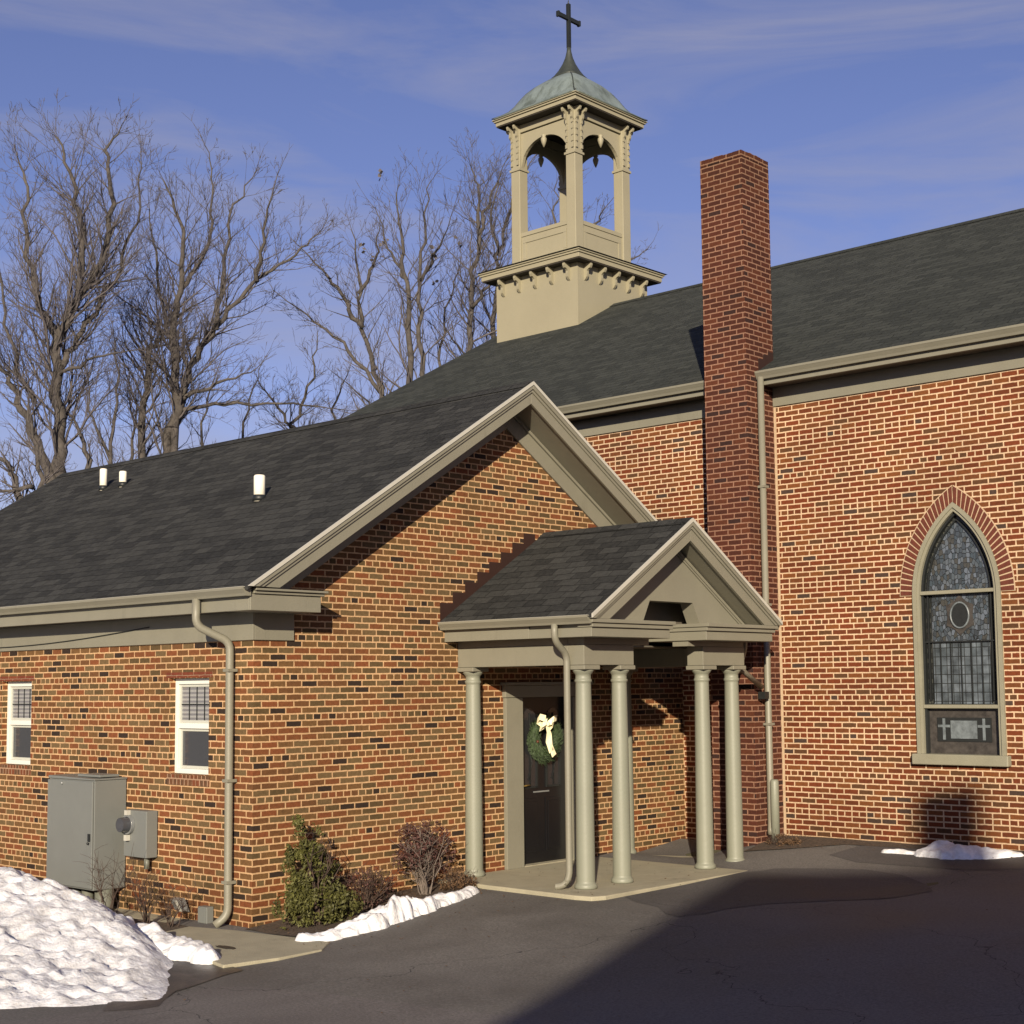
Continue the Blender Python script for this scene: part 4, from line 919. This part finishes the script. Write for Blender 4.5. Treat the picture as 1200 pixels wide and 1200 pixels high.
# ================================================================= snow
def fbm(x, y, s, o=4, seed=0):
    v = 0; a = 1; t = 0
    for i in range(o): v += a*noise.noise(Vector((x*s, y*s, seed+i*7.3))); t += a; a *= .55; s *= 2.1
    return v/t
def snowfield(name, x0, x1, y0, y1, step, hf, mat, **tags):
    nx = int((x1-x0)/step)+1; ny = int((y1-y0)/step)+1; m = MB(); idx = {}; vs = []; fs = []
    H = [[hf(x0+i*step, y0+j*step) for i in range(nx)] for j in range(ny)]
    for j in range(ny):
        for i in range(nx):
            x, y = x0+i*step, y0+j*step; h = H[j][i]
            px = x+.05*fbm(x, y, 5, 2, 3)*min(1, max(0, h)*8); py = y+.05*fbm(x, y, 5, 2, 9)*min(1, max(0, h)*8)
            vs.append((px, py, gz(x, y)+max(h, -.03)))
    for j in range(ny-1):
        for i in range(nx-1):
            if max(H[j][i], H[j][i+1], H[j+1][i], H[j+1][i+1]) > 0: fs.append((j*nx+i, j*nx+i+1, (j+1)*nx+i+1, (j+1)*nx+i))
    used = sorted({k for f in fs for k in f}); mp_ = {k: i for i, k in enumerate(used)}
    m.add([vs[k] for k in used], [tuple(mp_[k] for k in f) for f in fs], True)
    return m.build(name, mat, **tags)
def bank(x, y):
    T = (2.28, -2.42)
    db = (x-T[0])*-.55+(y-T[1])*-.84
    df = (x-2.12)*-.81+(y+2.47)*.59
    db += .12*fbm(x, y, 1.6, 3, 1); df += .10*fbm(x, y, 1.9, 3, 5)
    mn = min(db*.85, df*1.25)
    if mn <= -.05: return -.1
    hf_ = .26*(1-math.exp(-6*max(df, 0)))+.125*max(df, 0); hb_ = .80*(1-math.exp(-2.0*max(db, 0)))
    h = min(hf_, hb_, .72)-.03*math.exp(-abs(hf_-hb_)*14)
    h *= sstep(-.55, -1.75, y)
    dT = math.hypot(x-T[0], y-T[1]); h *= .16+.80*sstep(.1, 3.7, dT)
    if y > -.6: return -.1
    k = min(1, max(0, mn)*3)
    rid = abs(fbm(x*.8+y*.9, y-x*.3, 2.2, 4, 12)); lump = fbm(x, y, 8.5, 4, 21)
    return h+k*(-.17*rid+.055*lump+.020*fbm(x, y, 17, 3, 2)+.02)-.012
snowfield('snow_bank', -5.5, 2.6, -6.0, -.45, .035, bank, 'snow', label='big ploughed heap of white snow in front of the electrical cabinet', category='snow heap')
def ridge(pts, wid, hgt, seed, lump=.35, fq=4.5):
    def f(x, y):
        best = -1
        for (a, b, wa), (c, d, wb) in zip(pts, pts[1:]):
            L2 = (c-a)**2+(d-b)**2; t = max(0, min(1, ((x-a)*(c-a)+(y-b)*(d-b))/L2)); q = math.hypot(x-a-t*(c-a), y-b-t*(d-b))
            ww = lerp(wa, wb, t); r = q/(wid*ww)+.5*fbm(x, y, fq, 2, seed)+.12*fbm(x, y, fq*4, 2, seed)
            if r < 1: best = max(best, max(.2, .85+.9*fbm(x, y, 2.3, 2, seed+11))*ww*hgt*(max(0, 1-max(r, 0)**2))**.5*(1-lump+lump*2.2*(.5+fbm(x, y, fq*1.3, 3, seed+4))))
        return best if best > 0 else -.02
    return f
snowfield('snow_ridge', -1.3, 1.5, -1.65, -.8, .022, ridge([(-1.0, -1.05, 1.0), (-.1, -1.12, .95), (.55, -1.22, .95), (1.05, -1.27, .7)], .20, .18, 31), 'snow', label='low lumpy snow ridge between the big heap and the concrete apron', category='snow ridge')
snowfield('snow_strip', .4, 1.35, -.35, 2.6, .02, ridge([(.98, -.16, .6), (1.08, .08, .8), (1.07, .5, 1.2), (1.0, 1.0, 1.1), (.92, 1.45, 1.0), (.86, 1.9, .75), (.78, 2.3, .45)], .15, .125, 51, .40, 6), 'snow', label='narrow broken strip of snow clods along the edge of the shrub bed', category='snow strip')
snowfield('snow_patch', 3.0, 5.2, 6.1, 7.1, .022, ridge([(3.25, 6.62, .28), (3.62, 6.66, .32), (3.82, 6.70, 1.1), (4.05, 6.72, 1.3), (4.3, 6.74, .9), (4.8, 6.82, .35)], .17, .155, 71, .25, 4), 'snow', label='small melting snow patch on the asphalt below the pointed window', category='snow patch')

# ================================================================= shrubs
def leafball(m, cen, rad, n, ls, seed, shell=.45, up=.3, shape=None):
    rnd = random.Random(seed)
    for i in range(n):
        while True:
            d = Vector((rnd.gauss(0, 1), rnd.gauss(0, 1), rnd.gauss(0, 1))).normalized()
            r = (rnd.random()**shell)
            p = Vector((d.x*rad[0]*r, d.y*rad[1]*r, d.z*rad[2]*r))
            if noise.noise((p+Vector(cen))*7+Vector((seed, 0, 0))) > -.02+.25*(r-.6): break
        c = Vector(cen)+p
        a = Vector((rnd.gauss(0, 1), rnd.gauss(0, 1), rnd.gauss(0, 1)+up)).normalized(); b = a.cross(Vector((rnd.gauss(0, 1), rnd.gauss(0, 1), rnd.gauss(0, 1)))).normalized()
        s_ = ls*rnd.uniform(.6, 1.4)
        m.add([c-a*s_, c+b*s_*.45, c+a*s_, c-b*s_*.45], [(0, 1, 2, 3)])
def stems(m, base, n, h, spread, r, seed, sub=4, curve=.3):
    rnd = random.Random(seed); tips = []
    for i in range(n):
        a = rnd.uniform(0, 2*math.pi); q = rnd.uniform(.2, 1)*spread; hh_ = h*rnd.uniform(.65, 1)
        p0 = Vector(base)+Vector((rnd.uniform(-.04, .04), rnd.uniform(-.04, .04), -.02)); P = [p0]
        for k in range(1, 7):
            t = k/6; P.append(p0+Vector((math.cos(a)*q*t**1.2+rnd.gauss(0, .012), math.sin(a)*q*t**1.2+rnd.gauss(0, .012), hh_*t*(1-.1*t))))
        m.tube(P, [r*(1-.8*k/6) for k in range(7)], 4, cap=False)
        for s_ in range(sub):
            k = rnd.randint(2, 6); b0 = P[k]; d = Vector((rnd.gauss(0, 1), rnd.gauss(0, 1), rnd.uniform(.2, 1.5))).normalized()*h*rnd.uniform(.12, .3)
            m.tube([b0, b0+d*.5+Vector((0, 0, .01)), b0+d], [r*.4, r*.3, r*.15], 3, cap=False); tips.append(b0+d)
        tips.append(P[-1])
    return tips
sh = thing('evergreen_shrub', (.48, .42, -.18), 'bushy dark green evergreen shrub at the corner of the brick hall', 'shrub')
m = MB(); stems(m, (.48, .42, -.18), 14, .95, .25, .012, 5); m.build('stem', 'twig_dark', sh)
m = MB()
for c, r, n_ in (((.48, .42, .06), (.30, .33, .30), 3900), ((.40, .36, .34), (.22, .27, .30), 2300), ((.40, .22, .50), (.11, .11, .22), 420), ((.36, .46, .60), (.12, .12, .22), 480), ((.36, .30, .82), (.08, .08, .14), 190), ((.58, .62, -.02), (.22, .26, .18), 1200), ((.48, .10, .0), (.18, .18, .2), 800), ((.40, .66, .24), (.12, .13, .2), 330)):
    leafball(m, c, r, n_, .020, int(n_), .5)
m.build('foliage', 'evergreen_leaf', sh)
sh = thing('bare_shrub', (.45, 1.38, -.1), 'small dark twiggy shrub half hidden behind the evergreen', 'shrub')
m = MB(); stems(m, (.42, 1.12, -.14), 34, .50, .34, .006, 8, 6); m.build('stem', 'twig_dark', sh)
m = MB(); leafball(m, (.42, 1.14, .10), (.24, .32, .22), 900, .014, 77); m.build('foliage', 'red_leaf', sh)
sh = thing('barberry_shrub', (.42, 2.0, -.1), 'purple-leaved shrub with pale forked stems beside the porch column', 'shrub')
m = MB(); stems(m, (.40, 1.96, -.10), 26, .78, .33, .009, 9, 9); m.build('stem', 'twig_pale', sh)
m = MB()
for c, r, n_ in (((.36, 1.96, .48), (.24, .37, .24), 1900), ((.36, 1.74, .32), (.18, .2, .18), 300), ((.36, 2.18, .32), (.18, .2, .2), 330)): leafball(m, c, r, n_, .019, int(n_)+3, .4)
m.build('foliage', 'red_leaf', sh)
sh = thing('dry_shrub', (.62, 2.33, -.05), 'low brown dried shrub at the foot of the porch slab', 'shrub')
m = MB(); stems(m, (.55, 2.28, -.07), 50, .30, .26, .004, 12, 4); m.build('stem', 'twig_dark', sh)
m = MB(); leafball(m, (.55, 2.28, .04), (.22, .22, .16), 1500, .013, 99); m.build('foliage', 'dry_leaf', sh)
sh = thing('weed_clump', (1.85, 6.62, .12), 'dry weed clump around the church downspout foot', 'weeds')
m = MB(); stems(m, (1.78, 6.56, .10), 40, .24, .2, .003, 14, 3); stems(m, (1.95, 6.75, .13), 30, .20, .2, .003, 15, 3); m.build('stem', 'twig_dark', sh)
m = MB(); leafball(m, (1.85, 6.64, .17), (.24, .2, .10), 1200, .012, 101); m.build('foliage', 'dry_leaf', sh)
for nm, bs, n_, h_, sp, lb, sd in (('twig_shrub', (-1.55, -.62, -.24), 9, .85, .28, 'tall bare twiggy shrub in front of the electrical cabinet', 21), ('twig_shrub', (-1.05, -.50, -.24), 14, .72, .34, 'bare reddish twigs growing between cabinet and downspout', 22), ('twig_shrub', (-.72, -.45, -.24), 10, .50, .26, 'lowest bare twigs beside the small floodlight', 23)):
    sh = thing(nm, bs, lb, 'shrub', 'bare twig shrubs along the hall wall')
    m = MB(); stems(m, bs, n_, h_, sp, .006, sd, 9); m.build('stem', 'twig_dark', sh)

m = MB(); rnd = random.Random(5)
for i in range(900):
    k = rnd.random()
    if k < .55: x, y = rnd.uniform(.05, 1.0), rnd.uniform(-.05, 2.45)
    elif k < .75: x, y = rnd.uniform(1.7, 4.8), rnd.uniform(6.5, 7.08)
    elif k < .85: x, y = 1.15+abs(rnd.gauss(0, .5)), rnd.uniform(-.3, 2.4)
    elif k < .93: x, y = rnd.uniform(0, 2.2), rnd.uniform(2.6, 5.6)
    else: x, y = rnd.uniform(1.5, 6), rnd.uniform(-3, 5)
    z = gz(x, y)+.02 if not (x < 2.25 and 2.55 < y < 5.9) else .006
    r_ = rnd.uniform(.006, .017); a = rnd.uniform(0, 6.28); c = Vector((x, y, z)); u_ = Vector((math.cos(a), math.sin(a), rnd.uniform(-.2, .4)))*r_; v_ = Vector((-math.sin(a), math.cos(a), rnd.uniform(-.3, .5)))*r_*.6
    m.add([c-u_, c+v_, c+u_, c-v_], [(0, 1, 2, 3)])
m.build('leaf_litter', 'dry_leaf', label='scattered dry leaf bits on the bed, slab and paving', category='leaf litter', kind='stuff')

# ================================================================= bare trees behind
def si_ground(px): return px[0][1] >= 480 and px[0][1] > px[-1][1]
def tree(label, D, stemlist, seed, dens=1.0, hmax=None, tw=.0055, group='bare winter trees behind the buildings', leaves=0, spread=.9):
    """stemlist: [(radius, [(u,v),...])] main stems seen in the photo, at D metres with depth jitter"""
    rnd = random.Random(seed)
    base = at(*stemlist[0][1][0], D); root = thing('bare_tree', (base.x, base.y, gz(base.x, base.y)-.05), label, 'tree', group)
    mt = MB(); mc = MB(); tipsall = []
    def segs(P): 
        return [(P[i], P[i+1]) for i in range(len(P)-1)]
    def twigs(p, d, L, r, lev):
        n = max(2, int(L/.30)); P = [p]; q = p; dd = d.copy()
        for k in range(n):
            dd = (dd+Vector((rnd.gauss(0, .16), rnd.gauss(0, .16), rnd.gauss(0, .13)+.07))).normalized(); q = q+dd*(L/n); P.append(q)
        rs = [max(tw*.75, r*(1-.75*k/n)) for k in range(n+1)]
        mc.tube(P, rs, 4 if r > .03 else 3, cap=False)
        if lev <= 0: tipsall.append(P[-1]); return
        nb = max(3, int(L*4.6*dens+rnd.random()))
        for i in range(nb):
            k = rnd.randint(1, n); t = k/n
            a = rnd.uniform(0, 2*math.pi); o1 = dd.orthogonal().normalized(); o2 = dd.cross(o1)
            nd = ((P[k]-P[k-1]).normalized()*1.0+(o1*math.cos(a)+o2*math.sin(a))*rnd.uniform(.5, spread)+Vector((0, 0, .18))).normalized()
            twigs(P[k], nd, L*rnd.uniform(.40, .66)*(1.1-.4*t), max(tw, rs[k]*.55), lev-1)
    for si, (r0, px) in enumerate(stemlist):
        r0 *= .56
        dz = 0 if si == 0 else rnd.uniform(-1.6, 1.6)
        P = [at(u, v, D+dz*(j/(len(px)-1))) for j, (u, v) in enumerate(px)]
        Q = []
        for a, b in segs(P):
            m_ = 5
            for k in range(m_): Q.append(a.lerp(b, k/m_)+Vector((rnd.gauss(0, .05), rnd.gauss(0, .05), rnd.gauss(0, .03))))
        Q.append(P[-1])
        if px[0][1] > 380 and si_ground(px):
            b = Q[0]; zg = gz(b.x, b.y)-.3; Q = [Vector((lerp(b.x, base.x, .8), lerp(b.y, base.y, .8), zg)), Vector((lerp(b.x, base.x, .4), lerp(b.y, base.y, .4), lerp(zg, b.z, .5)))]+Q; pre = 2
        else: pre = 0
        n = len(Q)-1
        rs = [max(.014, r0*(1-.86*max(0, (k-pre)/(n-pre)))) for k in range(n+1)]
        mt.tube(Q, rs, 7)
        L0 = sum((b-a).length for a, b in segs(Q[pre:]))
        for k in range(pre+1, n+1):
            for c_ in range(2 if rnd.random() < .85*dens else 1):
                t = (k-pre)/(n-pre); d = (Q[k]-Q[k-1]).normalized(); a = rnd.uniform(0, 2*math.pi); o1 = d.orthogonal().normalized(); o2 = d.cross(o1)
                nd = (d+(o1*math.cos(a)+o2*math.sin(a))*rnd.uniform(.5, 1.1)+Vector((0, 0, .15))).normalized()
                twigs(Q[k], nd, max(.8, min(3.1, L0*.26))*rnd.uniform(.6, 1.2)*(1.15-.68*t), max(tw, min(.04, rs[k]*.36)), 2)
        twigs(Q[-1], (Q[-1]-Q[-2]).normalized(), .8, .014, 1)
    if leaves:
        for t_ in rnd.sample(tipsall, min(leaves, len(tipsall))):
            for q in range(4):
                c = t_+Vector((rnd.gauss(0, .08), rnd.gauss(0, .08), rnd.gauss(0, .08))); a = Vector((rnd.gauss(0, 1), rnd.gauss(0, 1), rnd.gauss(0, 1))).normalized()*.08; b = a.orthogonal()*.6
                mc.add([c-a, c+b, c+a, c-b], [(0, 1, 2, 3)])
    mt.build('trunk', 'bark', root); mc.build('crown', 'twig_bark', root)
    return root
tree('tall bare tree at the far left with three stout forking trunks', 40, [
    (.33, [(72, 560), (66, 480), (68, 400), (92, 345), (96, 270), (84, 215), (66, 160)]),
    (.27, [(58, 560), (32, 490), (10, 440), (-20, 395)]),
    (.20, [(68, 400), (45, 350), (30, 290), (33, 220), (18, 175)]),
    (.20, [(92, 345), (125, 300), (130, 225), (122, 175), (142, 148)]),
    (.17, [(72, 430), (95, 390), (135, 330), (160, 260), (165, 180)]),
    (.16, [(108, 560), (95, 510), (76, 470)]),
    (.14, [(40, 470), (20, 430), (0, 350), (-5, 260)]),
    (.10, [(70, 440), (110, 418), (165, 410)])], 11, .95)
tree('broad bare tree left of centre whose limbs sweep far to the right', 43, [
    (.30, [(188, 560), (205, 480), (200, 400), (212, 340), (213, 270), (192, 212)]),
    (.22, [(165, 560), (168, 470), (178, 410), (196, 390), (185, 310), (175, 245)]),
    (.20, [(205, 490), (225, 430), (250, 385), (300, 330), (345, 300), (378, 268)]),
    (.15, [(250, 385), (262, 320), (270, 250), (300, 200)]),
    (.14, [(208, 470), (255, 450), (300, 432)]),
    (.12, [(210, 480), (260, 472), (345, 472), (400, 480)]),
    (.13, [(300, 330), (310, 270), (325, 205)]),
    (.12, [(212, 340), (245, 290), (250, 220), (240, 170)])], 12, .95)
tree('thin bare tree leaning left over the hall roof', 46, [
    (.20, [(452, 520), (448, 470), (425, 385), (420, 330), (412, 270)]),
    (.15, [(425, 385), (405, 350), (380, 320), (352, 290)]),
    (.12, [(445, 460), (400, 400), (360, 370), (320, 340)]),
    (.12, [(422, 345), (440, 300), (445, 265)])], 13, .75)
tree('slender bare tree with two forked stems left of the belfry', 45, [
    (.21, [(481, 500), (480, 400), (476, 330), (468, 270), (465, 225)]),
    (.17, [(503, 500), (493, 400), (492, 320), (500, 260), (503, 215)]),
    (.10, [(476, 330), (455, 290), (440, 245)]),
    (.10, [(494, 330), (515, 290), (528, 255)])], 14, .55, leaves=10)
tree('straight tall bare tree close beside the belfry', 47, [
    (.21, [(548, 500), (549, 400), (556, 330), (562, 270), (560, 220), (552, 195)]),
    (.12, [(562, 275), (575, 230), (592, 190)]),
    (.12, [(515, 500), (515, 420), (528, 350), (540, 300)]),
    (.12, [(553, 360), (575, 330), (585, 300)])], 15, .8)
tree('bare tree seen behind and through the open belfry', 50, [
    (.20, [(578, 480), (580, 380), (584, 300), (600, 230), (625, 185)]),
    (.17, [(650, 480), (645, 330), (648, 260), (652, 215)]),
    (.14, [(648, 300), (690, 270), (712, 240)]),
    (.12, [(700, 330), (730, 310), (758, 292)]),
    (.12, [(584, 300), (575, 250), (590, 200)])], 16, .8)
tree('low tangled bare tree between the left trees and the hall ridge', 52, [
    (.17, [(350, 560), (345, 500), (365, 440), (372, 390)]),
    (.14, [(400, 560), (392, 480), (410, 430)]),
    (.12, [(350, 510), (320, 470), (300, 440)]),
    (.12, [(440, 540), (430, 470), (395, 440)])], 17, 1.0)
tree('dense low bare thicket tree between the two tall left trees', 54, [
    (.17, [(130, 590), (128, 520), (140, 440), (132, 380)]),
    (.14, [(150, 580), (158, 500), (150, 450)]),
    (.12, [(128, 540), (105, 480), (100, 420)]),
    (.12, [(235, 560), (240, 480), (260, 420)]),
    (.12, [(275, 560), (290, 480), (310, 420)])], 19, 1.0)
tree('small bare tree at the bottom left edge below the tall one', 36, [
    (.20, [(34, 640), (20, 560), (-5, 535), (-40, 520)]),
    (.16, [(40, 620), (48, 560), (38, 500), (25, 460)]),
    (.12, [(34, 570), (10, 575), (-30, 580)])], 18, 1.0)

# ================================================================= neighbouring house behind the viewer (throws the big shadow over the lot)
wd = Vector((.777, .629, 0)); sd = Vector((-.629, .777, 0))
def SW(s_, w_, z): return sd*s_+wd*w_+Vector((0, 0, z))
TE = math.tan(R(SUN_EL)); S0 = -30.0
hR = 9.88
house = thing('neighbour_house', SW(S0, 12, 0), 'white sided house with hipped roof standing across the lot behind the viewer', 'house')
sl_ = .98        # silhouette slope of the hip, rise per metre across
eh = 5.4; dS_ = 4.5; wl0 = 4.95-(hR-eh-(dS_+.3)*TE)/sl_; wr0 = 20.0; dS = 4.5
m = MB()
def hb(a, b, c, d, z0, z1):
    P = [SW(a, c, z0), SW(b, c, z0), SW(b, d, z0), SW(a, d, z0), SW(a, c, z1), SW(b, c, z1), SW(b, d, z1), SW(a, d, z1)]
    m.add(P, [(3, 2, 1, 0), (4, 5, 6, 7), (0, 1, 5, 4), (1, 2, 6, 5), (2, 3, 7, 6), (3, 0, 4, 7)])
hb(S0-dS, S0+dS, wl0+.3, wr0, -.5, eh); m.build('wall', 'siding_white', house)
m = MB(); P = [SW(S0-dS-.3, wl0, eh), SW(S0+dS+.3, wl0, eh), SW(S0+dS+.3, wr0+.3, eh), SW(S0-dS-.3, wr0+.3, eh), SW(S0, 4.95, hR), SW(S0, wr0-4, hR-.1)]
m.add(P, [(0, 1, 4), (1, 2, 5, 4), (2, 3, 5), (3, 0, 4, 5), (3, 2, 1, 0)]); hroof = m.build('roof', 'annex_shingle', house)
m = MB(); hb(S0-.4, S0+.4, 7.10, 7.78, hR-1.5, hR+1.0); m.build('chimney', 'chimney_brick', hroof)
for c in (8, 11, 14, 17):
    m = MB(); hb(S0+dS+.005, S0+dS+.05, c, c+1, 1.0, 2.4); f_ = m.build('window', 'vinyl_white', house); m = MB(); hb(S0+dS+.052, S0+dS+.06, c+.08, c+.92, 1.08, 2.32); m.build('pane', 'glass_lower', f_)
